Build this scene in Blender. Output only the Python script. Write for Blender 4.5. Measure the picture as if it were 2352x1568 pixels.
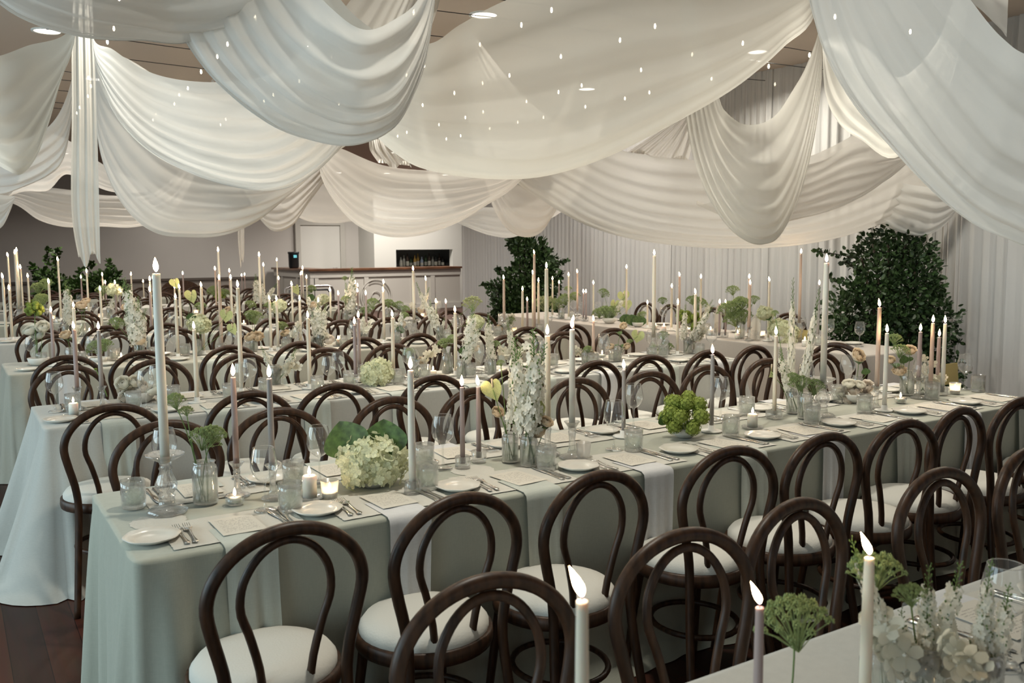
import bpy, math, random
from mathutils import Vector, Matrix, noise
R = math.radians
random.seed(7)
for o in list(bpy.data.objects): bpy.data.objects.remove(o)
C = bpy.context.scene.collection
sc = bpy.context.scene
# ---------------------------------------------------------------- camera
CAMH, FPX = 1.6, 2071.86
YAW, PITCH, ROLL = R(57.8705), R(5.9698), R(-0.3851)
FW = Vector((math.cos(YAW)*math.cos(PITCH), math.sin(YAW)*math.cos(PITCH), -math.sin(PITCH)))
_r = Vector((math.sin(YAW), -math.cos(YAW), 0)); _u = _r.cross(FW)
RT = _r*math.cos(ROLL) + _u*math.sin(ROLL)
UP = -_r*math.sin(ROLL) + _u*math.cos(ROLL)
EYE = Vector((0, 0, CAMH))
cam = bpy.data.cameras.new('camera'); camo = bpy.data.objects.new('camera', cam); C.objects.link(camo)
m = Matrix((RT, UP, -FW)).transposed().to_4x4(); m.translation = EYE
camo.matrix_world = m
cam.sensor_width = 36; cam.lens = FPX/2352*36; cam.clip_end = 100
cam.dof.use_dof = True; cam.dof.focus_distance = 4.2; cam.dof.aperture_fstop = 6.5
sc.camera = camo
# ---------------------------------------------------------------- exposure, world
vs = sc.view_settings; vs.view_transform = 'Standard'; vs.look = 'None'; vs.gamma = 1; vs.exposure = -0.75
w = bpy.data.worlds.new('world'); sc.world = w; w.use_nodes = True
w.node_tree.nodes['Background'].inputs[0].default_value = (0.75, 0.85, 1, 1)
w.node_tree.nodes['Background'].inputs[1].default_value = 0.3
cy = sc.cycles
cy.use_denoising = True; cy.max_bounces = 7; cy.diffuse_bounces = 3; cy.glossy_bounces = 3
cy.transmission_bounces = 6; cy.transparent_max_bounces = 24; cy.caustics_reflective = False; cy.caustics_refractive = False
cy.sample_clamp_indirect = 4; cy.use_light_tree = True
HC = 3.55
def area(name, loc, rot, sx, sy, col, power, spread=180):
    l = bpy.data.lights.new(name, 'AREA'); l.shape = 'RECTANGLE'; l.size = sx; l.size_y = sy
    l.color = col; l.energy = power; l.spread = R(spread)
    o = bpy.data.objects.new(name, l); C.objects.link(o); o.location = loc; o.rotation_euler = rot
    return o
# daylight through the windows of the wall on the left and the one behind the camera
for i, (y0) in enumerate((3.6, 6.9, 10.2)):
    area('window_daylight', (-3.9, y0, 1.9), (0, R(-90), 0), 2.2, 2.6, (0.68, 0.90, 1.0), (200, 130, 60)[i])
area('window_daylight', (-3.9, .3, 1.9), (0, R(-90), 0), 2.2, 2.0, (0.66, 0.90, 1.0), 95)
area('window_daylight', (0.0, -3.9, 2.0), (R(90), 0, 0), 3.4, 2.2, (0.80, 0.90, 1.0), 18)
area('window_daylight', (5.2, -3.9, 2.0), (R(90), 0, 0), 3.4, 2.2, (0.82, 0.86, 1.0), 30)

# ---------------------------------------------------------------- pixel helpers (2352 x 1568 frame)
def ray(px, py): return FW + RT*((px-1176)/FPX) + UP*((784-py)/FPX)
def at_z(px, py, z):
    d = ray(px, py); return EYE + d*((z-CAMH)/d.z)
def at_x(px, py, x):
    d = ray(px, py); return EYE + d*(x/d.x)
def at_y(px, py, y):
    d = ray(px, py); return EYE + d*(y/d.y)
def at_d(px, py, dist): return EYE + ray(px, py)*dist
def z_of(x, y, py):
    # height above (x, y) seen at pixel row py
    k = (784-py)/FPX
    P = Vector((x, y, 0))-EYE
    return (k*P.dot(FW) - P.dot(UP))/(UP.z - k*FW.z)

# ---------------------------------------------------------------- materials
def mat(name, col, rough=0.6, metal=0.0, spec=0.5, noise_amt=0, nscale=30, bump=0, sheen=0, coat=0, trans=0, ior=1.45, stretch=None, sss=0):
    m_ = bpy.data.materials.new(name); m_.use_nodes = True; nt = m_.node_tree; b = nt.nodes['Principled BSDF']
    b.inputs['Base Color'].default_value = (*col, 1); b.inputs['Roughness'].default_value = rough
    b.inputs['Metallic'].default_value = metal; b.inputs['Specular IOR Level'].default_value = spec
    b.inputs['IOR'].default_value = ior; b.inputs['Transmission Weight'].default_value = trans
    if sheen: b.inputs['Sheen Weight'].default_value = sheen
    if coat: b.inputs['Coat Weight'].default_value = coat; b.inputs['Coat Roughness'].default_value = 0.25
    if sss:
        b.inputs['Subsurface Weight'].default_value = sss; b.inputs['Subsurface Radius'].default_value = (1, .6, .35); b.inputs['Subsurface Scale'].default_value = .02
    if noise_amt or bump:
        tc = nt.nodes.new('ShaderNodeTexCoord'); mp = nt.nodes.new('ShaderNodeMapping'); nz = nt.nodes.new('ShaderNodeTexNoise')
        nt.links.new(tc.outputs['Object'], mp.inputs[0]); nt.links.new(mp.outputs[0], nz.inputs['Vector'])
        if stretch: mp.inputs['Scale'].default_value = stretch
        nz.inputs['Scale'].default_value = nscale; nz.inputs['Detail'].default_value = 4
        if noise_amt:
            rp = nt.nodes.new('ShaderNodeValToRGB')
            rp.color_ramp.elements[0].position = .3; rp.color_ramp.elements[1].position = .7
            rp.color_ramp.elements[0].color = (*[c*(1-noise_amt) for c in col], 1)
            rp.color_ramp.elements[1].color = (*[min(1, c*(1+noise_amt)) for c in col], 1)
            nt.links.new(nz.outputs[0], rp.inputs[0]); nt.links.new(rp.outputs[0], b.inputs['Base Color'])
        if bump:
            bp = nt.nodes.new('ShaderNodeBump'); bp.inputs['Strength'].default_value = bump; bp.inputs['Distance'].default_value = .01
            nt.links.new(nz.outputs[0], bp.inputs['Height']); nt.links.new(bp.outputs[0], b.inputs['Normal'])
    return m_
def emit(name, col, s, sampled=True):
    m_ = bpy.data.materials.new(name); m_.use_nodes = True; nt = m_.node_tree; nt.nodes.clear()
    e = nt.nodes.new('ShaderNodeEmission'); e.inputs[0].default_value = (*col, 1); e.inputs[1].default_value = s
    o = nt.nodes.new('ShaderNodeOutputMaterial'); nt.links.new(e.outputs[0], o.inputs[0])
    m_.cycles.emission_sampling = 'FRONT' if sampled else 'NONE'
    return m_
def thin_glass(name, tint=(1, 1, 1), rough=.02, solid=0.0, dens=0.0, lwv=.2):
    # transparent sheet with a fresnel reflection; «solid» mixes in real refraction
    m_ = bpy.data.materials.new(name); m_.use_nodes = True; nt = m_.node_tree; nt.nodes.clear()
    o = nt.nodes.new('ShaderNodeOutputMaterial'); mx = nt.nodes.new('ShaderNodeMixShader')
    lw = nt.nodes.new('ShaderNodeLayerWeight'); lw.inputs[0].default_value = .5
    pw = nt.nodes.new('ShaderNodeMath'); pw.operation = 'POWER'; pw.inputs[1].default_value = 2.6
    fr = nt.nodes.new('ShaderNodeMath'); fr.operation = 'MULTIPLY_ADD'; fr.inputs[1].default_value = lwv*2.2; fr.inputs[2].default_value = .035
    nt.links.new(lw.outputs['Facing'], pw.inputs[0]); nt.links.new(pw.outputs[0], fr.inputs[0])
    t = nt.nodes.new('ShaderNodeBsdfTransparent'); t.inputs[0].default_value = (*tint, 1)
    g = nt.nodes.new('ShaderNodeBsdfGlossy'); g.inputs['Roughness'].default_value = rough; g.inputs[0].default_value = (1, 1, 1, 1)
    nt.links.new(fr.outputs[0], mx.inputs[0])
    base = t
    if solid:
        gl = nt.nodes.new('ShaderNodeBsdfGlass'); gl.inputs['IOR'].default_value = 1.45; gl.inputs['Roughness'].default_value = .03
        m2 = nt.nodes.new('ShaderNodeMixShader'); m2.inputs[0].default_value = solid
        nt.links.new(t.outputs[0], m2.inputs[1]); nt.links.new(gl.outputs[0], m2.inputs[2]); base = m2
    if dens:
        df = nt.nodes.new('ShaderNodeBsdfTranslucent' if name == 'frosted_glass' else 'ShaderNodeBsdfDiffuse'); df.inputs[0].default_value = (.9, .9, .88, 1)
        m3 = nt.nodes.new('ShaderNodeMixShader'); m3.inputs[0].default_value = dens
        nt.links.new(base.outputs[0], m3.inputs[1]); nt.links.new(df.outputs[0], m3.inputs[2]); base = m3
    nt.links.new(base.outputs[0], mx.inputs[1]); nt.links.new(g.outputs[0], mx.inputs[2])
    nt.links.new(mx.outputs[0], o.inputs[0])
    return m_
def sheer(name, col, alpha, transl=.45, weave=True):
    m_ = bpy.data.materials.new(name); m_.use_nodes = True; nt = m_.node_tree; nt.nodes.clear()
    o = nt.nodes.new('ShaderNodeOutputMaterial')
    d = nt.nodes.new('ShaderNodeBsdfDiffuse'); d.inputs[0].default_value = (*col, 1)
    t = nt.nodes.new('ShaderNodeBsdfTranslucent'); t.inputs[0].default_value = (*col, 1)
    a = nt.nodes.new('ShaderNodeMixShader'); a.inputs[0].default_value = transl
    nt.links.new(d.outputs[0], a.inputs[1]); nt.links.new(t.outputs[0], a.inputs[2])
    tr = nt.nodes.new('ShaderNodeBsdfTransparent')
    mx = nt.nodes.new('ShaderNodeMixShader')
    # a weave lets less through when seen edge-on
    lw = nt.nodes.new('ShaderNodeLayerWeight'); lw.inputs[0].default_value = .5
    mr = nt.nodes.new('ShaderNodeMapRange'); mr.inputs['To Min'].default_value = alpha; mr.inputs['To Max'].default_value = min(1, alpha+.35)
    nt.links.new(lw.outputs['Facing'], mr.inputs['Value'])
    nt.links.new(mr.outputs[0], mx.inputs[0]); nt.links.new(tr.outputs[0], mx.inputs[1]); nt.links.new(a.outputs[0], mx.inputs[2])
    nt.links.new(mx.outputs[0], o.inputs[0])
    return m_
def linen(name, col):
    # woven cloth: fine crossing threads in colour and bump
    m_ = mat(name, col, .9, spec=.2, sheen=.2); nt = m_.node_tree; b = nt.nodes['Principled BSDF']
    tc = nt.nodes.new('ShaderNodeTexCoord'); hs = []
    for s in ((420, 420, 45), (45, 45, 420)):
        mp = nt.nodes.new('ShaderNodeMapping'); mp.inputs['Scale'].default_value = s; nz = nt.nodes.new('ShaderNodeTexNoise'); nz.inputs['Scale'].default_value = 1; nz.inputs['Detail'].default_value = 2
        nt.links.new(tc.outputs['Object'], mp.inputs[0]); nt.links.new(mp.outputs[0], nz.inputs['Vector']); hs.append(nz)
    ad = nt.nodes.new('ShaderNodeMath'); ad.operation = 'ADD'; nt.links.new(hs[0].outputs[0], ad.inputs[0]); nt.links.new(hs[1].outputs[0], ad.inputs[1])
    rp = nt.nodes.new('ShaderNodeValToRGB'); rp.color_ramp.elements[0].position = .35; rp.color_ramp.elements[1].position = .65
    rp.color_ramp.elements[0].color = (*[c*.95 for c in col], 1); rp.color_ramp.elements[1].color = (*[min(1, c*1.04) for c in col], 1)
    hf = nt.nodes.new('ShaderNodeMath'); hf.operation = 'MULTIPLY'; hf.inputs[1].default_value = .5
    nt.links.new(ad.outputs[0], hf.inputs[0]); nt.links.new(hf.outputs[0], rp.inputs[0]); nt.links.new(rp.outputs[0], b.inputs['Base Color'])
    bp = nt.nodes.new('ShaderNodeBump'); bp.inputs['Strength'].default_value = .15; bp.inputs['Distance'].default_value = .003
    nt.links.new(hf.outputs[0], bp.inputs['Height']); nt.links.new(bp.outputs[0], b.inputs['Normal'])
    return m_
M = {}
M['wood'] = mat('dark_bentwood', (.042, .019, .009), .42, spec=.4, noise_amt=.6, nscale=9, stretch=(6, 6, 1))
M['seat'] = mat('white_seat_cloth', (.66, .64, .58), .85, spec=.2, bump=.15, nscale=160)
M['sage'] = linen('sage_linen', (.405, .41, .34))
M['pale'] = linen('pale_grey_linen', (.51, .50, .455))
M['olive'] = linen('olive_linen', (.41, .39, .32))
M['blush'] = linen('blush_linen', (.50, .45, .395))
M['napkin'] = linen('napkin_sage', (.49, .51, .45))
M['napkin_w'] = linen('napkin_white', (.62, .61, .60))
M['mat'] = mat('white_paper', (.59, .57, .51), .9, spec=.1, bump=.25, nscale=120)
M['china'] = mat('white_china', (.68, .65, .58), .22, spec=.5)
M['steel'] = mat('silver_cutlery', (.62, .60, .56), .22, metal=1)
M['ivory'] = mat('ivory_wax', (.80, .72, .58), .5, sss=.25)
M['white'] = mat('white_wax', (.82, .79, .70), .5, sss=.25)
M['blushwax'] = mat('pink_beige_wax', (.66, .50, .40), .5, sss=.2)
M['mauve'] = mat('mauve_wax', (.40, .31, .29), .5, sss=.1)
M['lilac'] = mat('grey_wax', (.36, .33, .31), .5, sss=.1)
M['ceramic'] = mat('matt_white_ceramic', (.70, .68, .62), .6)
M['wick'] = mat('burnt_wick', (.02, .015, .01), .9)
M['glass'] = thin_glass('thin_clear_glass', (.985, .99, .985), dens=.05, lwv=.6)
M['cut'] = thin_glass('cut_glass', (.99, .99, .985), .05, solid=.34, dens=.06, lwv=.35)
M['heavy'] = thin_glass('heavy_glass', (.985, .985, .98), .04, solid=.42, dens=.05, lwv=.3)
M['frost'] = thin_glass('frosted_glass', (.95, .93, .9), .3, dens=.5)
M['water'] = thin_glass('water', (.93, .96, .93), .01)
def petal(name, col, transl=.35, var=.12, sc_=30):
    # thin petals and leaves let some light through
    m_ = mat(name, col, .65, spec=.25, noise_amt=var, nscale=sc_); nt = m_.node_tree; b = nt.nodes['Principled BSDF']; o = nt.nodes['Material Output']
    t = nt.nodes.new('ShaderNodeBsdfTranslucent'); mx = nt.nodes.new('ShaderNodeMixShader'); mx.inputs[0].default_value = transl
    src = b.inputs['Base Color'].links[0].from_socket; nt.links.new(src, t.inputs[0])
    nt.links.new(b.outputs[0], mx.inputs[1]); nt.links.new(t.outputs[0], mx.inputs[2]); nt.links.new(mx.outputs[0], o.inputs[0]); return m_
M['stemg'] = mat('green_stem', (.13, .21, .06), .6)
M['umbel'] = mat('green_umbel', (.24, .31, .12), .8, noise_amt=.5, nscale=60)
M['umbelp'] = mat('pale_umbel', (.34, .36, .18), .8, noise_amt=.3, nscale=60)
M['hyd'] = petal('hydrangea_petal', (.76, .77, .53), .3, .22, 22)
M['vib'] = petal('viburnum_petal', (.30, .37, .08), .25, .4, 40)
M['petal'] = petal('white_petal', (.93, .90, .80), .42, .05, 40)
M['rose'] = petal('cream_rose', (.86, .73, .55), .3, .08, 30)
M['blushp'] = petal('blush_ranunculus', (.90, .83, .74), .5, .1, 30)
M['spathe'] = petal('green_anthurium', (.52, .57, .27), .35, .2, 14)
M['leaf'] = mat('dark_leaf', (.030, .060, .018), .45, noise_amt=.5, nscale=5)
M['leaf2'] = mat('mid_leaf', (.07, .13, .035), .5, noise_amt=.5, nscale=6)
M['bark'] = mat('bark', (.06, .045, .03), .9)
M['wall'] = mat('painted_wall', (.55, .53, .50), .8, noise_amt=.03, nscale=1.2)
M['wallw'] = mat('white_painted_wall', (.68, .68, .64), .8)
M['wallg'] = mat('grey_painted_wall', (.50, .49, .45), .8, noise_amt=.03, nscale=1.5)
M['dado'] = mat('grey_dado', (.30, .27, .24), .7)
M['rail'] = mat('dark_rail', (.12, .10, .085), .6)
M['ceil'] = mat('ceiling_paint', (.58, .50, .43), .9)
M['barw'] = mat('bar_paint', (.62, .60, .55), .55)
M['bartop'] = mat('bar_top_wood', (.16, .075, .04), .3, noise_amt=.4, nscale=4)
M['black'] = mat('black_plastic', (.012, .014, .016), .5)
M['metal'] = mat('brushed_metal', (.5, .5, .5), .3, metal=1)
M['brown'] = mat('woven_brown', (.085, .042, .022), .7, noise_amt=.5, nscale=60, bump=.5)
M['dark'] = mat('dark_recess', (.13, .13, .12), .6)
M['yellow'] = mat('yellow_card', (.72, .60, .26), .8)
M['drape_f'] = sheer('sheer_drape_front', (.84, .83, .80), .80, .42)
M['drape_g'] = sheer('sheer_drape_wide', (.84, .82, .76), .76, .5)
M['drape_o'] = sheer('drape_close_weave', (.82, .79, .73), .93, .35)
M['drape_b'] = sheer('sheer_drape_back', (.83, .80, .75), .74, .48)
M['curtain'] = sheer('curtain_voile', (.78, .77, .755), .93, .3)
# floor: dark red-brown boards running across
def floor_mat():
    m_ = mat('jarrah_boards', (.05, .02, .012), .42, spec=.3); nt = m_.node_tree; b = nt.nodes['Principled BSDF']
    tc = nt.nodes.new('ShaderNodeTexCoord'); mp = nt.nodes.new('ShaderNodeMapping'); mp.inputs['Rotation'].default_value = (0, 0, R(90))
    br = nt.nodes.new('ShaderNodeTexBrick'); br.inputs['Scale'].default_value = 1
    br.inputs['Brick Width'].default_value = 2.4; br.inputs['Row Height'].default_value = .13; br.inputs['Mortar Size'].default_value = .0015
    br.inputs['Color1'].default_value = (.085, .028, .015, 1); br.inputs['Color2'].default_value = (.038, .014, .009, 1); br.inputs['Mortar'].default_value = (.01, .004, .003, 1)
    nt.links.new(tc.outputs['Object'], mp.inputs[0]); nt.links.new(mp.outputs[0], br.inputs['Vector'])
    nz = nt.nodes.new('ShaderNodeTexNoise'); nz.inputs['Scale'].default_value = 3; mp2 = nt.nodes.new('ShaderNodeMapping'); mp2.inputs['Scale'].default_value = (12, 1, 1)
    nt.links.new(tc.outputs['Object'], mp2.inputs[0]); nt.links.new(mp2.outputs[0], nz.inputs['Vector'])
    mx = nt.nodes.new('ShaderNodeMix'); mx.data_type = 'RGBA'; mx.blend_type = 'MULTIPLY'; mx.inputs[0].default_value = .5
    nt.links.new(br.outputs[0], mx.inputs[6]); nt.links.new(nz.outputs[1], mx.inputs[7]); nt.links.new(mx.outputs[2], b.inputs['Base Color'])
    return m_
M['floor'] = floor_mat()
def flame_mat():
    m_ = bpy.data.materials.new('candle_flame'); m_.use_nodes = True; nt = m_.node_tree; nt.nodes.clear()
    o = nt.nodes.new('ShaderNodeOutputMaterial'); e = nt.nodes.new('ShaderNodeEmission')
    tc = nt.nodes.new('ShaderNodeTexCoord'); sp = nt.nodes.new('ShaderNodeSeparateXYZ'); rp = nt.nodes.new('ShaderNodeValToRGB')
    mr = nt.nodes.new('ShaderNodeMapRange'); mr.inputs['From Min'].default_value = 0; mr.inputs['From Max'].default_value = .04
    nt.links.new(tc.outputs['Object'], sp.inputs[0]); nt.links.new(sp.outputs[2], mr.inputs[0]); nt.links.new(mr.outputs[0], rp.inputs[0])
    el = rp.color_ramp.elements
    el[0].position = 0; el[0].color = (.10, .09, .30, 1)
    el[1].position = .2; el[1].color = (1, .62, .28, 1)
    e3 = el.new(.42); e3.color = (1, .72, .42, 1)
    e4 = el.new(.9); e4.color = (1, .60, .26, 1)
    # the thin rim of the flame is a dim orange, the core bright
    nt.links.new(rp.outputs[0], e.inputs[0]); lw = nt.nodes.new('ShaderNodeLayerWeight'); lw.inputs[0].default_value = .5
    m3 = nt.nodes.new('ShaderNodeMapRange'); m3.inputs['From Min'].default_value = .35; m3.inputs['From Max'].default_value = .9
    m3.inputs['To Min'].default_value = FLAME; m3.inputs['To Max'].default_value = 1.3
    nt.links.new(lw.outputs['Facing'], m3.inputs['Value']); nt.links.new(m3.outputs[0], e.inputs[1])
    nt.links.new(e.outputs[0], o.inputs[0]); m_.cycles.emission_sampling = 'FRONT'
    return m_
FLAME = 200
M["flame"] = flame_mat()

M['bulb'] = emit('fairy_bulb', (1, .86, .60), 40, False)
M['lampdisc'] = emit('downlight_disc', (1, .93, .82), 9, False)
M['led'] = emit('reader_led', (.25, .75, .8), 1.5, False)
M['glow'] = emit('lit_votive', (1, .62, .32), 1.6, True)
def menu_mat():
    m_ = mat('menu_card', (.64, .60, .52), .85, spec=.15); nt = m_.node_tree; b = nt.nodes['Principled BSDF']
    tc = nt.nodes.new('ShaderNodeTexCoord'); sp = nt.nodes.new('ShaderNodeSeparateXYZ'); nt.links.new(tc.outputs['Object'], sp.inputs[0])
    def mth(op, a, bb=None):
        n = nt.nodes.new('ShaderNodeMath'); n.operation = op
        if isinstance(a, (int, float)): n.inputs[0].default_value = a
        else: nt.links.new(a, n.inputs[0])
        if bb is not None:
            if isinstance(bb, (int, float)): n.inputs[1].default_value = bb
            else: nt.links.new(bb, n.inputs[1])
        return n.outputs[0]
    fr = mth('FRACT', mth('MULTIPLY', sp.outputs[1], 95.0)); band = mth('LESS_THAN', fr, .45)
    nz = nt.nodes.new('ShaderNodeTexNoise'); nz.inputs['Scale'].default_value = 220; nt.links.new(tc.outputs['Object'], nz.inputs['Vector'])
    ink = mth('GREATER_THAN', nz.outputs[0], .52)
    lim = mth('LESS_THAN', mth('ABSOLUTE', sp.outputs[0]), .052); lim2 = mth('LESS_THAN', mth('ABSOLUTE', sp.outputs[1]), .068)
    k = mth('MULTIPLY', mth('MULTIPLY', band, ink), mth('MULTIPLY', lim, lim2)); k = mth('MULTIPLY', k, .6)
    mx = nt.nodes.new('ShaderNodeMix'); mx.data_type = 'RGBA'; mx.inputs[6].default_value = (.64, .60, .52, 1); mx.inputs[7].default_value = (.25, .22, .2, 1)
    nt.links.new(k, mx.inputs[0]); nt.links.new(mx.outputs[2], b.inputs['Base Color'])
    return m_
M['menu'] = menu_mat()

# ---------------------------------------------------------------- mesh helpers
class MB:
    def __init__(s): s.v = []; s.f = []
    def add(s, vs_, fs):
        n = len(s.v); s.v += [tuple(a) for a in vs_]; s.f += [tuple(i+n for i in f) for f in fs]; return s
    def box(s, x0, x1, y0, y1, z0, z1):
        return s.add([(x0,y0,z0),(x1,y0,z0),(x1,y1,z0),(x0,y1,z0),(x0,y0,z1),(x1,y0,z1),(x1,y1,z1),(x0,y1,z1)],
                     [(3,2,1,0),(4,5,6,7),(0,1,5,4),(1,2,6,5),(2,3,7,6),(3,0,4,7)])
    def lathe(s, prof, n=20, c=(0,0,0), fn=None):
        # prof: (r, z) bottom to top; r = 0 closes the end
        vs_ = []; fs = []; rings = []
        for k, (r, z) in enumerate(prof):
            if r <= 1e-6: rings.append([len(vs_)]); vs_.append((c[0], c[1], c[2]+z))
            else:
                rr = []
                for i in range(n):
                    a = 2*math.pi*i/n; q = r*(fn(k, a) if fn else 1)
                    rr.append(len(vs_)); vs_.append((c[0]+q*math.cos(a), c[1]+q*math.sin(a), c[2]+z))
                rings.append(rr)
        for a, b in zip(rings, rings[1:]):
            if len(a) == 1 and len(b) == 1: continue
            for i in range(n):
                j = (i+1) % n
                if len(a) == 1: fs.append((a[0], b[j], b[i]))
                elif len(b) == 1: fs.append((a[i], a[j], b[0]))
                else: fs.append((a[i], a[j], b[j], b[i]))
        return s.add(vs_, fs)
    def tube(s, pts, rad, n=8, closed=False, caps=True):
        pts = [Vector(p) for p in pts]; L = len(pts); vs_ = []; fs = []
        prev = None
        for i, p in enumerate(pts):
            a = pts[(i-1) % L] if (closed or i > 0) else p; b = pts[(i+1) % L] if (closed or i < L-1) else p
            t = (b-a).normalized()
            if prev is None:
                ref = Vector((0, 0, 1)) if abs(t.z) < .9 else Vector((1, 0, 0)); nrm = t.cross(ref).normalized()
            else:
                nrm = (prev - t*prev.dot(t)).normalized()
            prev = nrm; bi = t.cross(nrm)
            r = rad[i] if isinstance(rad, (list, tuple)) else rad
            for k in range(n):
                an = 2*math.pi*k/n; vs_.append(p + (nrm*math.cos(an)+bi*math.sin(an))*r)
        m_ = L if closed else L-1
        for i in range(m_):
            a = i*n; b = ((i+1) % L)*n
            for k in range(n): fs.append((a+k, a+(k+1) % n, b+(k+1) % n, b+k))
        if caps and not closed:
            fs.append(tuple(range(n-1, -1, -1))); fs.append(tuple(range((L-1)*n, L*n)))
        return s.add(vs_, fs)
    def grid(s, fn, nu, nv, wrap=False):
        vs_ = [fn(i/nu, j/nv) for i in range(nu+1) for j in range(nv+1)]
        fs = [(i*(nv+1)+j, (i+1)*(nv+1)+j, (i+1)*(nv+1)+j+1, i*(nv+1)+j+1) for i in range(nu) for j in range(nv)]
        return s.add(vs_, fs)
    def mesh(s, name, m_, smooth=True):
        me = bpy.data.meshes.new(name); me.from_pydata(s.v, [], s.f); me.materials.append(m_)
        if smooth: me.polygons.foreach_set('use_smooth', [True]*len(me.polygons))
        me.update(); return me
    def build(s, name, m_, parent=None, smooth=True, loc=None):
        o = bpy.data.objects.new(name, s.mesh(name, m_, smooth)); C.objects.link(o)
        if parent: o.parent = parent
        if loc: o.location = loc
        return o
def obj(name, me, parent=None, loc=None, rz=0):
    o = bpy.data.objects.new(name, me); C.objects.link(o)
    if parent: o.parent = parent
    if loc is not None: o.location = loc
    if rz: o.rotation_euler.z = rz
    return o
def empty(name, loc=(0, 0, 0), rz=0):
    o = bpy.data.objects.new(name, None); C.objects.link(o); o.location = loc; o.rotation_euler.z = rz; o.empty_display_size = .05; return o
def tag(o, label, cat, group=None, kind=None):
    o['label'] = label; o['category'] = cat
    if group: o['group'] = group
    if kind: o['kind'] = kind
    return o
def copy_tree(o, parent=None):
    c = o.copy(); C.objects.link(c)
    if parent: c.parent = parent
    for ch in o.children: copy_tree(ch, c)
    return c
def struct(o): o['kind'] = 'structure'; return o
def cr(P, t):
    # Catmull-Rom through a list of tuples, t in 0..1
    n = len(P)-1; x = min(max(t, 0), 1)*n; i = min(int(x), n-1); f = x-i
    p0 = P[max(i-1, 0)]; p1 = P[i]; p2 = P[i+1]; p3 = P[min(i+2, n)]
    return tuple(.5*((2*b) + (-a+c)*f + (2*a-5*b+4*c-d)*f*f + (-a+3*b-3*c+d)*f**3) for a, b, c, d in zip(p0, p1, p2, p3))
ORD = ['first','second','third','fourth','fifth','sixth','seventh','eighth','ninth','tenth','eleventh','twelfth','thirteenth','fourteenth','fifteenth',
       'sixteenth','seventeenth','eighteenth','nineteenth','twentieth'] + ['twenty-'+s for s in ('first','second','third','fourth','fifth','sixth','seventh','eighth','ninth')] + ['thirtieth'] + ['thirty-'+s for s in ('first','second','third','fourth','fifth','sixth','seventh','eighth','ninth')]
REG = {}
def reg(o, desc, where, cat, group):
    # the label is finished at the end, when the neighbours it must be told from are known
    REG.setdefault((desc, where), []).append(o); o['category'] = cat; o['group'] = group
    return o
def finish_labels():
    for (desc, where), L in REG.items():
        L.sort(key=lambda o: screen_x(o))
        for i, o in enumerate(L):
            if len(L) == 1: o['label'] = f'{desc} {where}'
            else: o['label'] = f'{desc} {where}, {ORD[i]} from the left' if i < len(L)-1 or len(L) > 30 else f'{desc} {where}, rightmost of them'
def screen_x(o):
    P = o.location-EYE; d = P.dot(FW)
    return P.dot(RT)/d if d > .01 else P.dot(RT)*100
# ================================================================ ROOM
struct(MB().box(-4.2, 15, -4.2, 24.5, -.1, 0).build('floor', M['floor'], smooth=False))
struct(MB().box(-4.2, 15, -4.2, 24.5, HC, HC+.1).build('ceiling', M['ceil'], smooth=False))
struct(MB().box(-4.2, -4.0, -4.2, 24.5, 0, HC).build('wall_left', M['wall'], smooth=False))
struct(MB().box(-4.0, 15, -4.2, -4.0, 0, HC).build('wall_front', M['wall'], smooth=False))
struct(MB().box(14.8, 15, -4.0, 24.5, 0, HC).build('wall_right', M['wallw'], smooth=False))
struct(MB().box(-4.0, 14.8, 24.3, 24.5, 0, HC).build('wall_back', M['wall'], smooth=False))
for i, y0 in enumerate((3.6, 6.9, 10.2)):
    wf = MB()
    for a in (y0-1.35, y0-.03, y0+1.29): wf.box(-3.99, -3.94, a, a+.06, .75, 3.1)
    for z in (.75, 1.9, 3.04): wf.box(-3.99, -3.94, y0-1.35, y0+1.35, z, z+.06)
    struct(wf.build(f'window_{i+1}', M['wallw'], smooth=False))
for i, x0 in enumerate((0.0, 5.2)):
    wf = MB()
    for a in (x0-1.75, x0-.03, x0+1.69): wf.box(a, a+.06, -3.99, -3.94, .85, 3.15)
    for z in (.85, 2.0, 3.09): wf.box(x0-1.75, x0+1.75, -3.99, -3.94, z, z+.06)
    struct(wf.build(f'window_{i+4}', M['wallw'], smooth=False))
# dado and rail along the back wall, up to the bar
xb = at_y(596, 640, 24.2).x
struct(MB().box(-4.0, xb, 24.24, 24.3, 0, .80).build('trim_1', M['dado'], smooth=False))
struct(MB().box(-4.0, xb, 24.20, 24.3, .80, .86).build('trim_2', M['rail'], smooth=False))
struct(MB().box(-4.0, xb, 24.18, 24.3, 0, .14).build('baseboard_back', M['rail'], smooth=False))
# door in the back wall behind the bar
def wx(px): return at_y(px, 600, 24.2).x
xd0, xd1 = wx(692), wx(783); zt = at_y(740, 517, 24.2).z
d = empty('door_1', ((xd0+xd1)/2, 24.25, 0)); struct(d)
w2 = (xd1-xd0)/2
MB().box(-w2, w2, -.02, .05, 0, zt).build('door_leaf', M['wallw'], d, False)
MB().box(-w2-.14, -w2, -.06, .05, 0, zt+.12).box(w2, w2+.14, -.06, .05, 0, zt+.12).box(-w2, w2, -.06, .05, zt, zt+.12).build('door_frame', M['wallg'], d, False)
MB().tube([(w2-.12, -.03, 1.05), (w2-.12, -.08, 1.05), (w2-.25, -.08, 1.05)], .012).build('door_handle', M['metal'], d)
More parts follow.
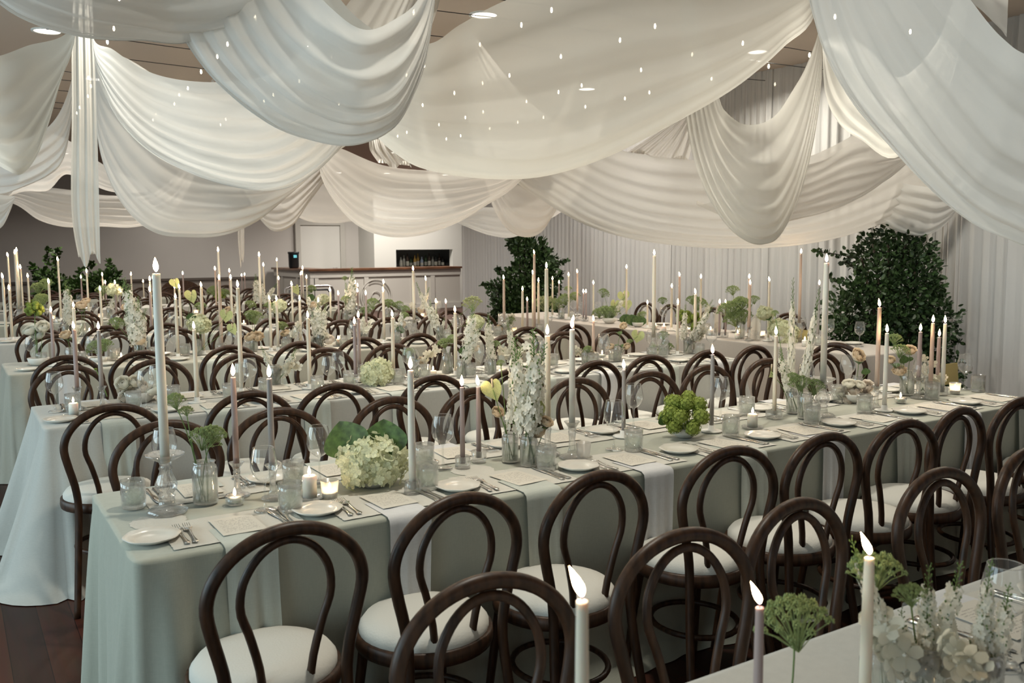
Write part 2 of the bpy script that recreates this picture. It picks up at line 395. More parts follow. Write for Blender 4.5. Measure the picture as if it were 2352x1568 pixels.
# white servery wall with the hatch, standing forward of the back wall
Ys = 23.2
def sx(px): return at_y(px, 600, Ys).x
hx0, hx1 = sx(910), sx(1040); hz0, hz1 = at_y(960, 613, Ys).z, at_y(960, 573, Ys).z
sw = MB(); x0 = sx(860); sw.box(x0, hx0, Ys, Ys+.2, 0, HC).box(hx1, 14.8, Ys, Ys+.2, 0, HC).box(hx0, hx1, Ys, Ys+.2, 0, hz0).box(hx0, hx1, Ys, Ys+.2, hz1, HC)
sw.box(x0, x0+.2, Ys+.2, 24.3, 0, HC)
struct(sw.build('wall_servery', M['wallw'], smooth=False))
struct(MB().box(hx0-.1, hx1+.9, Ys+.85, Ys+.9, hz0-.3, hz1+.3).box(hx0-.1, hx1+.9, Ys+.2, Ys+.85, hz0-.06, hz0-.02).build('trim_3', M['dark'], smooth=False))
bott = []
cols = [('pale', (.55, .55, .50)), ('dark brown', (.05, .03, .02)), ('green', (.05, .09, .04)), ('amber', (.42, .26, .06)), ('blue-white', (.35, .42, .55)), ('black', (.02, .02, .02))]
bm_ = [mat('bottle_'+c.replace(' ', '_').replace('-', '_'), v, .25) for c, v in cols]
lab = mat('bottle_label', (.6, .58, .5), .7)
for i, px in enumerate((921, 928, 936, 944, 953, 960, 969, 978, 986, 994, 1001, 1009, 1017)):
    k = (0, 0, 1, 2, 3, 3, 4, 2, 1, 0, 5, 1, 5)[i]; h = .30+.05*((i*7) % 3)
    x = at_y(px, 606, Ys+.45+.12*(i % 2)).x
    o = empty('bottle', (x, Ys+.45+.12*(i % 2), hz0-.02))
    MB().lathe([(0, 0), (.045, 0), (.045, h*.6), (.038, h*.68), (.016, h*.8), (.016, h), (0, h)], 10).build('glass_body', bm_[k], o)
    MB().lathe([(.047, .05), (.047, h*.45)], 10).build('bottle_label', lab, o)
    reg(o, f'{cols[k][0]} bottle', 'standing in the bar servery hatch', 'bottle', 'bottles in the servery hatch')
# the L-shaped bar
bp = at_z(712, 618, 1.12); bz = 1.12; bx0, by0 = 7.45, 21.3
bp = at_y(712, 618, by0); bx0 = bp.x; bz = bp.z
bar = empty('bar_counter', (bx0, by0, 0)); tag(bar, 'long grey panelled bar counter with a brown wooden top before the back wall', 'bar')
BL = 4.2
body = MB().box(0, BL, .06, .5, 0, bz-.05).box(.06, .5, .5, 24.2-by0, 0, bz-.05)
body.build('body', M['barw'], bar, False)
tr = MB()
for x in (0, .1, 1.42, 2.74, 3.3): tr.box(x, x+.12, .02, .06, .12, bz-.2)
tr.box(0, BL, .01, .06, bz-.22, bz-.05).box(0, BL, .02, .06, 0, .14)
tr.box(.01, .06, .06, 24.2-by0, bz-.22, bz-.05).box(.02, .06, .06, 24.2-by0, 0, .14)
for y in (1.0, 2.2): tr.box(.02, .06, y, y+.12, .12, bz-.2)
tr.build('panel_moulding', M['barw'], bar, False)
MB().box(-.06, BL, -.08, .56, bz-.05, bz).box(-.06, .56, .56, 24.2-by0, bz-.05, bz).build('counter_top', M['bartop'], bar, False)
cxm = at_y(865, 680, by0).x-bx0; czm = at_y(865, 680, by0).z
ring = MB()
for r, tr_ in ((.42, .016), (.36, .01), (.12, .014)):
    ring.tube([(cxm+r*math.cos(a*math.pi/24), .02, czm+r*math.sin(a*math.pi/24)) for a in range(48)], tr_, 6, closed=True)
ring.build('round_moulding', M['barw'], bar)
# card reader on the bar
p = at_y(675, 612, 22.6)
rd = empty('drinks_dispenser', (p.x, 22.6, bz)); tag(rd, 'black machine with a small lit screen on the bar corner', 'machine')
MB().lathe([(0, 0), (.10, 0), (.115, .05), (.12, .36), (.13, .38), (.13, .42), (0, .42)], 12, fn=lambda k, a: 1/max(abs(math.cos(a)), abs(math.sin(a)))**.8).build('body', M['black'], rd)
MB().box(-.05, .03, -.165, -.15, .27, .34).build('screen', M['led'], rd, False)
# black rail in front of the bar
p0 = at_y(655, 660, 20.6); p1 = at_y(765, 660, 20.6)
rl = empty('barrier_rail', (p0.x, 20.6, 0)); tag(rl, 'curved grey metal rail standing low in front of the bar', 'rail')
Lr = p1.x-p0.x; zr = at_y(720, 657, 20.6).z
MB().tube([(Lr, 0, 0), (Lr, 0, zr-.12), (Lr-.04, 0, zr-.03), (Lr-.14, 0, zr), (.1, 0, zr), (0, 0, zr-.05), (0, 0, 0)], .035, 8).build('rail_tube', M['metal'], rl)
MB().tube([(Lr-.08, .0, 0), (Lr-.08, 0, zr-.16), (Lr-.14, 0, zr-.09), (.1, 0, zr-.09), (.06, 0, 0)], .025, 6).build('inner_tube', M['black'], rl)
# round-backed woven chair far behind
p = at_y(420, 690, 20.0); zt = at_y(420, 644, 20.0).z
wc = empty('lounge_chair', (p.x, 20.0, 0)); tag(wc, 'brown round-backed woven lounge chair before the back wall', 'chair')
MB().grid(lambda u, v: (.42*math.cos(math.pi*u), .1+.34*math.sin(math.pi*u)**.8*(.4+.0*v), .3+(zt-.3)*v*(.35+.65*math.sin(math.pi*u)**.5)), 20, 6).build('backrest', M['brown'], wc)
MB().lathe([(0, .28), (.38, .28), (.40, .34), (.36, .40), (0, .42)], 20).build('seat', M['brown'], wc)
for a in (45, 135, 225, 315): MB().tube([(.3*math.cos(R(a)), .3*math.sin(R(a)), 0), (.28*math.cos(R(a)), .28*math.sin(R(a)), .3)], .02).build('leg', M['wood'], wc)

# ---------------------------------------------------------------- ceiling fittings
def dlight(x, y, power, size=.16, col=(1, .91, .79)):
    o = empty('ceiling_light', (x, y, HC))
    MB().lathe([(size*.5+.02, -.001), (size*.5+.02, -.012), (size*.5, -.012)], 20).build('trim_ring', M['wallw'], o)
    MB().lathe([(0, -.006), (size*.5, -.006)], 20).build('lamp_disc', M['lampdisc'], o)
    l = bpy.data.lights.new('downlight', 'AREA'); l.shape = 'DISK'; l.size = size; l.energy = power; l.color = col; l.spread = R(150)
    lo = bpy.data.objects.new('downlight', l); C.objects.link(lo); lo.location = (x, y, HC-.02)
    reg(o, 'round recessed ceiling light', 'above the drapes', 'ceiling light', 'recessed ceiling lights')
p = at_z(108, 70, HC); dlight(p.x, p.y, 12, .22)
p = at_z(1112, 33, HC); dlight(p.x, p.y, 12, .22)
for x, y, pw in ((6.9, 9.2, 75), (7.1, 6.6, 75), (3.2, 8.6, 80), (5.2, 12.5, 80), (2.4, 14.5, 80), (6.0, 17.5, 80), (2.2, 20.5, 90), (9.2, 19.0, 230), (8.0, 17.2, 150), (10.0, 22.0, 110), (11.6, 21.8, 90), (8.8, 22.4, 60), (5.2, 22.6, 60), (4.6, 3.6, 60), (1.6, 11.5, 75), (1.6, 2.6, 60), (3.2, 5.6, 75), (6.6, 3.6, 60), (1.2, 6.4, 42)):  # extra unseen lamps ahead of the bar are added to brighten its front
    # cooler lamps over the near tables, warmer ones deeper in the hall
    dlight(x, y, pw*(.9 if y < 6 else 1), .2, (1, .95, .83) if y < 7 else (1, .93, .84))
p = at_z(1757, 187, HC)
v = empty('ceiling_vent', (p.x, p.y, HC)); tag(v, 'round grey vent in the ceiling above the drapes', 'vent')
MB().lathe([(.20, 0), (.20, -.02), (.16, -.035), (.12, -.02), (0, -.02)], 24).build('rim', M['wallg'], v)
MB().lathe([(0, -.04), (.10, -.04), (.11, -.03), (0, -.03)], 24).build('baffle', M['rail'], v)
# fairy-light strings just under the ceiling
bulb_me = MB().lathe([(0, -.055), (.007, -.05), (.010, -.035), (.006, -.015), (0, -.012)], 6).mesh('bulb', M['bulb'])
sock_me = None
for k in range(12):
    y = 4.9+k*.78+(.25 if k % 3 == 1 else 0); x0, x1 = .2+.25*y*.3, 8.6
    s_ = empty('fairy_light_string', (x0, y, HC-.09))
    n = 8; dx = (x1-x0)/n; pts = []
    for i in range(n*2+1):
        q = i/2; pts.append((q*dx, .05*math.sin(q*.8+k), -.04*abs(math.sin(q*math.pi/4))))
    wire = MB().tube(pts, .0035, 4).build('wire', M['black'], s_)
    for i in range(n):
        P_ = pts[i*2+1]; obj('bulb', bulb_me, s_, (P_[0]+random.uniform(-.05, .05), P_[1], P_[2]))
    reg(s_, 'string of small warm fairy lights', 'under the ceiling above the drapes', 'string lights', 'fairy-light strings under the ceiling')

# ---------------------------------------------------------------- wall of voile curtains on the right
XC = 7.95
def curtain(y0, y1, amp, wl, off, seed, x=XC):
    rnd = random.Random(seed); ph = [rnd.uniform(0, 6) for _ in range(4)]
    W = y1-y0; n = int(W/wl*10)
    def fn(u, v):
        y = u*W; z = HC*(1-v)+.01
        s = 2*math.pi*y/wl
        a = amp*(.7+.3*math.sin(y*2.1+ph[0]))
        d_ = a*(math.sin(s+ph[1]+.8*math.sin(y*3+ph[2]))+.35*math.sin(2.3*s+ph[3]))*(.55+.6*v)
        return (x-y0*0+off+d_+.02*math.sin(y*1.3+ph[0]), y0+y+.012*math.sin(s*1.0+v*2), z)
    b = MB().grid(fn, n, 10); o = b.build('curtain_panel', M['curtain']); return o
pn = [(14.2, 12.25), (12.3, 10.35), (10.4, 8.85), (8.9, 7.95), (8.05, 7.25), (7.33, 6.05), (6.12, 4.95), (5.02, 4.25), (4.32, 3.45), (3.52, 2.55), (2.62, 1.45), (1.52, -.5)]
for i, (a, b) in enumerate(pn):
    o = curtain(b-.09, a+.09, .022 if a > 8 else .035, .10 if a > 8 else (.13 if a > 5 else .17), (-.03 if i in (4,) else (.015 if i % 2 else 0)), i+3)
    o['wide'] = 1; o['midy'] = (a+b)/2
    reg(o, 'floor-length sheer white curtain panel', 'on the right wall', 'curtain', 'sheer curtain panels along the right wall')
    o['sx'] = -(a+b)/2

# ================================================================ DRAPES
def swag(desc, top, bot, mname, d0=5.0, folds=6, amp=.03, curl=.35, nu=56, nv=44, gather=.12, seed=1, label=None, phs=0.0):
    T = [(a[0], a[1], a[2] if len(a) > 2 else d0) for a in top]
    Bt = [(a[0], a[1], a[2] if len(a) > 2 else d0+.35) for a in bot]
    rnd = random.Random(seed); ph = [rnd.uniform(0, 6.28) for _ in range(8)]
    wts = [rnd.uniform(.5, 1.2) for _ in range(folds+2)]
    def fn(u, v):
        F = at_d(*cr(T, u)); G = at_d(*cr(Bt, u))
        mid = F*.45+G*.55; mid.z = G.z*.82+F.z*.18 if F.z > G.z else mid.z
        if v <= 1:
            w_ = v; P = F*(1-w_)**2+mid*2*w_*(1-w_)+G*w_*w_
        else:
            w_ = v-1; back = (G-EYE); back.z = 0; back.normalize()
            hgt = max(0, F.z-G.z)
            P = G+back*(curl*1.1*w_)*min(1, hgt*3)+Vector((0, 0, 1))*hgt*.9*w_*w_
        # folds: soft ridges running along the swag, wandering a little
        s = v*folds+phs
        s += .35*math.sin(u*3.1+ph[0])*math.sin(math.pi*min(v, 1))+.18*math.sin(u*7+ph[1]+v*4)
        i = int(s) % len(wts); f = s-int(s)
        rid = 1-abs(2*f-1); rid = rid*rid*(3-2*rid)
        rid = (rid-.5)*wts[i]+.25*math.sin(s*2*math.pi*2.7+ph[2]+u*3)*.5
        env = (gather+(1-gather)*math.sin(math.pi*min(max(u, 0), 1))**.6)
        view = (P-EYE).normalized()
        nrm = -view+Vector((0, 0, -.55)); nrm.normalize()
        fin = .0035*math.sin(s*31+u*5+ph[3])*noise.noise((u*6, v*5, seed))
        return P+nrm*(amp*rid*env+fin)+Vector((0, 0, 1))*.015*noise.noise((u*4+seed, v*3, 0))
    b = MB().grid(lambda i, j: fn(i, j*1.45), nu, nv)
    o = b.build('ceiling_drape', M[mname]); tag(o, desc, 'drape', 'white ceiling drapes'); return o
def tail(desc, L, Rr, mname, folds=7, amp=.015, seed=1):
    rnd = random.Random(seed)
    def fn(u, v):
        a = at_d(*cr(L, v)); b = at_d(*cr(Rr, v)); P = a.lerp(b, u)
        P = P-(P-EYE).normalized()*amp*(math.sin(u*folds*6.28+seed)+.5*math.sin(u*folds*14+2))
        if v > .999: P.z += .05*math.sin(u*9+seed)
        return P
    o = MB().grid(fn, 50, 30).build('ceiling_drape', M[mname]); tag(o, desc, 'drape', 'white ceiling drapes'); return o

# front left, bluish in the window light
swag('pale drape crossing the top left corner of the picture', [(-380, -420, 3.2), (-160, -260, 3.2), (80, -110, 3.3), (300, -40, 3.5), (480, -60, 3.8), (760, -240, 4.1), (900, -400, 4.2)],
     [(-400, -400, 3.4), (-120, -120, 3.4), (20, 20, 3.7), (180, 80, 3.9), (330, 92, 4.1), (430, 95, 4.25), (600, 60, 4.3), (800, -140, 4.3), (920, -400, 4.3)], 'drape_f', folds=4, amp=.03, seed=3)
# big loop left of centre
swag('big looping drape hanging lowest left of the picture centre', [(480, -400, 4.1), (640, -170, 4.1), (690, -60, 4.0), (760, 22, 3.9), (835, 72, 3.9), (905, 48, 3.95), (965, -5, 4.0), (1010, -150, 4.1), (1030, -400, 4.1)],
     [(200, -400, 4.1), (300, -140, 4.1), (372, 0, 4.15), (478, 165, 4.25), (610, 278, 4.3), (720, 320, 4.35), (820, 328, 4.35), (905, 292, 4.35), (955, 205, 4.3), (985, 100, 4.25), (1010, -120, 4.2), (1030, -390, 4.2)],
     'drape_f', folds=6, amp=.055, seed=11, nu=80, nv=60)
# second swag on the left
swag('white many-folded swag behind the big loop on the left', [(205, -90, 5.8), (212, 84, 5.7), (260, 118, 5.4), (330, 163, 5.2), (420, 186, 5.1), (520, 186, 5.1), (640, 160, 5.1), (760, 60, 5.3), (860, -60, 5.4), (980, -130, 5.5)],
     [(206, -90, 5.85), (214, 100, 5.8), (232, 190, 5.75), (275, 275, 5.7), (350, 350, 5.65), (450, 402, 5.6), (560, 430, 5.6), (650, 430, 5.6), (735, 385, 5.6), (800, 315, 5.6), (900, 190, 5.5), (960, 20, 5.5), (990, -130, 5.5)],
     'drape_f', folds=7, amp=.055, seed=21, nu=80, nv=60)
# sheer one hanging lower behind it
swag('sheer cream swag hanging lower behind the many-folded one', [(206, -20, 6.7), (214, 95, 6.6), (300, 140, 6.5), (420, 210, 6.4), (560, 250, 6.4), (680, 270, 6.4), (770, 285, 6.5), (850, 230, 6.6), (960, 60, 6.7), (1010, -30, 6.7)],
     [(206, -10, 6.9), (212, 110, 6.9), (222, 300, 6.85), (250, 410, 6.8), (300, 490, 6.8), (360, 533, 6.8), (430, 542, 6.8), (510, 538, 6.8), (590, 505, 6.8), (670, 440, 6.8), (780, 340, 6.8), (860, 280, 6.8), (980, 80, 6.8), (1015, -20, 6.8)],
     'drape_b', folds=7, amp=.04, seed=31, nu=70, nv=50)
tail('narrow drape end hanging straight down on the left', [(175, -110, 5.9), (165, 84, 5.9), (165, 250, 5.9), (164, 480, 5.9), (182, 600, 5.9)], [(206, -110, 5.95), (216, 84, 5.95), (222, 250, 5.95), (228, 480, 5.95), (230, 588, 5.95)], 'drape_o', 3, .005, 2)
tail('short thin drape end hanging far away before the back wall', [(545, 508, 12.), (547, 560, 12.), (552, 608, 12.)], [(561, 508, 12.), (561, 570, 12.), (560, 590, 12.)], 'drape_b', 2, .01, 4)
# left edge
swag('sheer drape at the far left edge reaching the downlight', [(-300, -40, 4.6), (-200, 60, 4.5), (-60, 130, 4.5), (60, 110, 4.6), (172, 50, 4.9), (190, -220, 5.0)],
     [(-320, 0, 4.8), (-160, 250, 4.9), (-40, 350, 4.9), (20, 388, 4.9), (52, 396, 4.95), (84, 360, 5.0), (112, 280, 5.0), (140, 180, 5.0), (168, 84, 5.05), (190, -220, 5.05)], 'drape_g', folds=5, amp=.03, seed=41)
swag('white swag low at the left edge under the sheer drape', [(-200, 300, 7.2), (-60, 330, 7.2), (60, 320, 7.2), (130, 270, 7.3), (168, 170, 7.4), (185, 40, 7.4)],
     [(-200, 420, 7.4), (-80, 450, 7.4), (0, 448, 7.4), (50, 430, 7.4), (110, 400, 7.4), (150, 350, 7.4), (172, 200, 7.5), (186, 40, 7.5)], 'drape_f', folds=5, amp=.04, seed=43)
swag('white swag behind the narrow hanging end on the left', [(60, 360, 9.2), (110, 310, 9.2), (170, 330, 9.2), (240, 380, 9.2), (330, 420, 9.2)],
     [(20, 450, 9.4), (60, 440, 9.4), (110, 436, 9.4), (150, 400, 9.4), (200, 420, 9.4), (260, 440, 9.4), (340, 440, 9.4)], 'drape_b', folds=5, amp=.03, seed=44)
swag('long low swag hanging before the grey back wall', [(-20, 440, 11.), (60, 428, 11.), (160, 436, 11.), (260, 450, 11.), (360, 440, 11.), (450, 340, 11.), (490, 200, 11.)],
     [(-20, 450, 11.3), (40, 470, 11.3), (90, 505, 11.3), (150, 522, 11.3), (230, 520, 11.3), (310, 520, 11.3), (390, 495, 11.3), (460, 370, 11.3), (492, 205, 11.3)], 'drape_b', folds=6, amp=.03, seed=45)
swag('small drape corner hanging at the left edge', [(-120, 440, 6.6), (-60, 440, 6.6), (-20, 445, 6.6), (34, 450, 6.7)], [(-120, 480, 6.7), (-70, 520, 6.7), (-20, 530, 6.7), (10, 515, 6.7), (34, 455, 6.7)], 'drape_f', folds=3, amp=.02, seed=46)
# the wide sheer one across the middle
swag('widest sheer drape sweeping across the picture centre', [(640, -260, 5.3), (770, -20, 5.1), (880, 80, 4.8), (985, 104, 4.5), (1060, 58, 4.4), (1170, 0, 4.3), (1400, -80, 4.2), (1650, -80, 4.2), (1850, -120, 4.3), (1930, -330, 4.4)],
     [(620, -250, 5.4), (700, 80, 5.3), (780, 225, 5.2), (864, 312, 5.05), (905, 347, 5.05), (960, 380, 5.1), (1050, 403, 5.15), (1160, 413, 5.15), (1270, 402, 5.15), (1400, 358, 5.1), (1560, 275, 5.0), (1700, 192, 4.9), (1800, 105, 4.8), (1880, 10, 4.7), (1940, -320, 4.7)],
     'drape_g', folds=5, amp=.022, seed=51, nu=80, nv=60, gather=.3)
# the front right sweep
swag('broad drape falling from the top right corner', [(1900, -420, 3.8), (2050, -200, 3.5), (2150, -90, 3.3), (2230, 10, 3.2), (2300, 88, 3.1), (2360, 130, 3.0), (2480, 150, 2.9), (2640, -50, 2.8), (2760, -420, 2.8)],
     [(1790, -400, 4.0), (1820, -180, 4.0), (1865, 20, 3.95), (1900, 130, 3.9), (1960, 235, 3.85), (2040, 330, 3.8), (2120, 415, 3.75), (2210, 492, 3.7), (2300, 540, 3.65), (2400, 560, 3.6), (2580, 440, 3.5), (2720, 100, 3.4), (2800, -400, 3.3)],
     'drape_f', folds=5, amp=.05, seed=61, nu=80, nv=60, gather=.3)
swag('dim drape high in the top right corner', [(2150, -330, 4.6), (2240, -320, 4.6), (2330, -310, 4.6)], [(2180, -40, 4.7), (2250, 20, 4.7), (2312, 84, 4.7)], 'drape_f', folds=3, amp=.02, seed=62, nu=20, nv=20)
# U-shaped sheer swag on the right
swag('U-shaped sheer swag in front of the widest back swag', [(1580, -40, 6.3), (1630, 140, 6.25), (1655, 236, 6.2), (1672, 262, 6.1), (1705, 284, 6.05), (1745, 286, 6.0), (1785, 264, 6.0), (1822, 208, 6.05), (1852, 150, 6.1), (1882, 60, 6.2), (1890, -60, 6.2)],
     [(1560, -30, 6.5), (1566, 150, 6.5), (1575, 268, 6.5), (1590, 350, 6.5), (1622, 440, 6.5), (1668, 515, 6.5), (1712, 552, 6.5), (1752, 562, 6.5), (1792, 540, 6.5), (1835, 455, 6.5), (1868, 330, 6.5), (1886, 200, 6.5), (1890, 60, 6.5), (1892, -50, 6.5)],
     'drape_g', folds=7, amp=.04, seed=71, nu=70, nv=56)
swag('wide low swag above the head table', [(1080, 70, 7.9), (1230, 250, 7.8), (1400, 335, 7.6), (1470, 352, 7.5), (1560, 366, 7.4), (1680, 376, 7.4), (1790, 372, 7.4), (1880, 350, 7.4), (1990, 290, 7.5), (2110, 180, 7.6), (2190, 60, 7.7)],
     [(1050, 80, 8.1), (1110, 300, 8.05), (1180, 412, 8.0), (1250, 462, 8.0), (1340, 514, 8.0), (1450, 549, 8.0), (1580, 566, 8.0), (1700, 570, 8.0), (1820, 564, 8.0), (1930, 545, 8.0), (2040, 510, 8.0), (2120, 478, 8.0), (2180, 430, 8.0), (2240, 280, 8.0), (2270, 70, 8.0)],
     'drape_b', folds=8, amp=.035, seed=81, nu=80, nv=56)
swag('swag layered over the right end of the wide low one', [(1780, 392, 7.0), (1880, 372, 7.0), (1960, 330, 7.0), (2040, 330, 7.0), (2090, 350, 7.0)],
     [(1600, 470, 7.3), (1720, 515, 7.3), (1850, 500, 7.3), (1960, 462, 7.3), (2040, 410, 7.3), (2090, 370, 7.3)], 'drape_b', folds=6, amp=.03, seed=82, nu=50, nv=40)
swag('cream swag low behind the picture centre', [(600, 70, 7.8), (670, 230, 7.7), (735, 318, 7.6), (800, 350, 7.5), (880, 380, 7.4), (980, 392, 7.4), (1080, 398, 7.4), (1190, 380, 7.5), (1290, 250, 7.6), (1350, 70, 7.7)],
     [(596, 75, 7.9), (660, 250, 7.85), (722, 340, 7.8), (740, 410, 7.8), (775, 470, 7.8), (825, 518, 7.8), (885, 540, 7.8), (960, 538, 7.8), (1045, 512, 7.8), (1115, 470, 7.8), (1195, 412, 7.8), (1300, 270, 7.8), (1355, 75, 7.8)], 'drape_b', folds=7, amp=.035, seed=91, nu=70, nv=50)
swag('small white swag hanging beside the first tall plant', [(950, 190, 10.), (1010, 420, 10.), (1060, 492, 10.), (1100, 478, 10.), (1150, 476, 10.), (1210, 470, 10.), (1300, 400, 10.), (1400, 190, 10.)],
     [(945, 195, 10.2), (990, 430, 10.2), (1040, 500, 10.2), (1080, 522, 10.2), (1130, 540, 10.2), (1180, 542, 10.2), (1240, 515, 10.2), (1330, 440, 10.2), (1410, 195, 10.2)], 'drape_f', folds=5, amp=.03, seed=92, nu=40, nv=36)
swag('narrow sheer loop hanging above the first tall plant', [(1060, 140, 9.), (1120, 330, 9.), (1168, 415, 9.), (1190, 425, 9.), (1220, 430, 9.), (1270, 430, 9.), (1330, 330, 9.), (1390, 140, 9.)],
     [(1050, 140, 9.2), (1090, 340, 9.2), (1120, 430, 9.2), (1135, 480, 9.2), (1165, 525, 9.2), (1200, 545, 9.2), (1235, 540, 9.2), (1262, 505, 9.2), (1330, 380, 9.2), (1395, 140, 9.2)], 'drape_b', folds=5, amp=.03, seed=93, nu=40, nv=36)
swag('small blush swag far behind left of the bar', [(490, 180, 10.), (540, 370, 10.), (580, 430, 10.), (620, 425, 10.), (670, 430, 10.), (760, 350, 10.), (830, 180, 10.)],
     [(485, 185, 10.2), (530, 370, 10.2), (570, 450, 10.2), (595, 500, 10.2), (630, 530, 10.2), (672, 515, 10.2), (705, 470, 10.2), (770, 370, 10.2), (835, 185, 10.2)], 'drape_b', folds=5, amp=.03, seed=94, nu=40, nv=36)
swag('faint swag behind the blush one near the bar', [(650, 440, 11.5), (720, 420, 11.5), (780, 430, 11.5), (850, 440, 11.5)],
     [(640, 470, 11.7), (700, 505, 11.7), (770, 512, 11.7), (860, 500, 11.7)], 'drape_b', folds=4, amp=.03, seed=95, nu=30, nv=30)
swag('sheer drape hanging right of the U-shaped swag', [(1890, 96, 5.6), (1940, 80, 5.4), (2000, 120, 5.3), (2070, 180, 5.3), (2160, 80, 5.5), (2220, -110, 5.7)],
     [(1889, 110, 5.8), (1896, 210, 5.8), (1925, 278, 5.8), (1975, 318, 5.8), (2065, 358, 5.8), (2180, 200, 5.8), (2240, -100, 5.8)], 'drape_g', folds=4, amp=.03, seed=96, nu=40, nv=36)
swag('cream swag end showing above the second tall plant', [(2060, 420, 7.8), (2120, 430, 7.8), (2190, 430, 7.8), (2290, 330, 7.8), (2350, 60, 7.8)],
     [(2000, 500, 8.0), (2060, 530, 8.0), (2120, 542, 8.0), (2170, 515, 8.0), (2205, 470, 8.0), (2300, 340, 8.0), (2355, 70, 8.0)], 'drape_f', folds=5, amp=.03, seed=97, nu=40, nv=36)
tail('pleated drape fanning out under the ceiling behind the centre', [(1560, 270, 8.6), (1500, 310, 8.6), (1440, 350, 8.6)], [(1600, 270, 8.6), (1590, 330, 8.6), (1580, 372, 8.6)], 'drape_b', 5, .02, 6)
tail('loose drape seen up high left of the centre', [(848, 320, 9.), (850, 345, 9.), (870, 375, 9.)], [(905, 318, 9.), (920, 345, 9.), (945, 382, 9.)], 'drape_g', 4, .02, 7)
# ================================================================ TABLES
TZ = .76
NAMES = {'A': 'the front table', 'B': 'the second table', 'C': 'the third table', 'D': 'the fourth table', 'E': 'the fifth table',
         'F': 'the sixth table', 'G': 'the seventh table', 'R': 'the nearest table', 'HT': 'the head table'}
TB = {'R': (.3, 5.2, .46, 1.235, 'pale'), 'A': (.39, 5.0, 2.54, 3.36, 'sage'), 'B': (.36, 5.0, 4.72, 5.48, 'pale'), 'C': (.33, 5.0, 6.95, 7.72, 'olive'),
      'D': (.30, 5.0, 9.25, 10.02, 'pale'), 'E': (.3, 5.0, 11.6, 12.36, 'sage'), 'F': (.3, 5.0, 13.9, 14.66, 'pale'), 'G': (.3, 5.2, 16.2, 16.96, 'sage'),
      'HT': (5.88, 6.64, 4.35, 9.7, 'blush')}
def cloth(x0, x1, y0, y1, m_, seed, desc):
    rnd = random.Random(seed); r = .025
    P = []  # perimeter: (x, y, nx, ny, corner weight)
    step = .02 if seed < 4 else .06
    def side(ax, ay, bx, by, nx, ny):
        L = math.hypot(bx-ax, by-ay); n = int(L/step)
        for i in range(n):
            t = (i+.5)/n; dc = min(t, 1-t)*L; P.append((ax+(bx-ax)*t, ay+(by-ay)*t, nx, ny, dc))
    side(x0+r, y0, x1-r, y0, 0, -1)
    def corner(cx_, cy_, a0):
        for k in range(7):
            a = R(a0+90*(k+.5)/7); P.append((cx_+r*math.cos(a), cy_+r*math.sin(a), math.cos(a), math.sin(a), 0))
    corner(x1-r, y0+r, -90); side(x1, y0+r, x1, y1-r, 1, 0); corner(x1-r, y1-r, 0)
    side(x1-r, y1, x0+r, y1, 0, 1); corner(x0+r, y1-r, 90); side(x0, y1-r, x0, y0+r, -1, 0); corner(x0+r, y0+r, 180)
    n = len(P); cxx, cyy = (x0+x1)/2, (y0+y1)/2
    ph = rnd.uniform(0, 6); cum = 0
    rows = [(0, 'top')]+[(t, 'd') for t in (0.0, .012, .05, .12, .2, .3, .42, .54, .66, .78, .88, .95, 1.0)]
    vs_ = []; fs = []
    arc = [0]
    for i in range(1, n): arc.append(arc[-1]+math.hypot(P[i][0]-P[i-1][0], P[i][1]-P[i-1][1]))
    for (t, kd) in rows:
        for i, (x, y, nx, ny, dc) in enumerate(P):
            if kd == 'top': vs_.append((x-nx*.012, y-ny*.012, TZ)); continue
            cw = math.exp(-(dc/.16)**2); s = arc[i]
            off = .004+.012*t+cw*(.20 if seed in (2,) else .012)*t**1.25
            rip = (.010*math.sin(s*9+ph)+.007*math.sin(s*17+ph*2)+.004*math.sin(s*41))*t**1.1
            rip += math.exp(-(dc/.26)**2)*(.075*math.sin(dc*24)**2)*t**.7
            o_ = off+rip
            z = TZ-.004-t*(TZ-.012) if t > 0 else TZ-.003
            if t == 1: o_ += .04+.03*math.sin(s*5+ph); z = .004
            tx, ty = -ny, nx
            wob = .006*math.sin(s*6+t*4+ph)*t
            vs_.append((x+nx*o_+tx*wob, y+ny*o_+ty*wob, z))
    R_ = len(rows)
    for k in range(R_-1):
        for i in range(n):
            j = (i+1) % n; fs.append((k*n+i, k*n+j, (k+1)*n+j, (k+1)*n+i))
    fs = [tuple(reversed(f)) for f in fs]
    # flat top with a slight life in it
    c0 = len(vs_); vs_.append((cxx, cyy, TZ))
    for i in range(n): fs.append((i, (i+1) % n, c0))
    o = MB().add(vs_, fs).build('tablecloth', M[m_]); return tag(o, desc, 'tablecloth', 'floor-length linen tablecloths')
CD = {'A': 'sage green linen cloth on the front full table, falling to the floor', 'B': 'pale grey linen cloth on the second long table from the front', 'C': 'olive grey linen cloth on the third long table from the front',
      'D': 'pale grey linen cloth on the fourth long table from the front', 'E': 'sage cloth on the fifth long table from the front', 'F': 'pale cloth on the sixth long table from the front', 'G': 'cloth on the farthest long table before the bar',
      'R': 'pale cloth on the nearest table in the bottom right corner', 'HT': 'blush linen cloth on the head table before the curtains'}
for i, (k, (x0, x1, y0, y1, mm)) in enumerate(TB.items()):
    cloth(x0, x1, y0, y1, mm, i, CD[k])

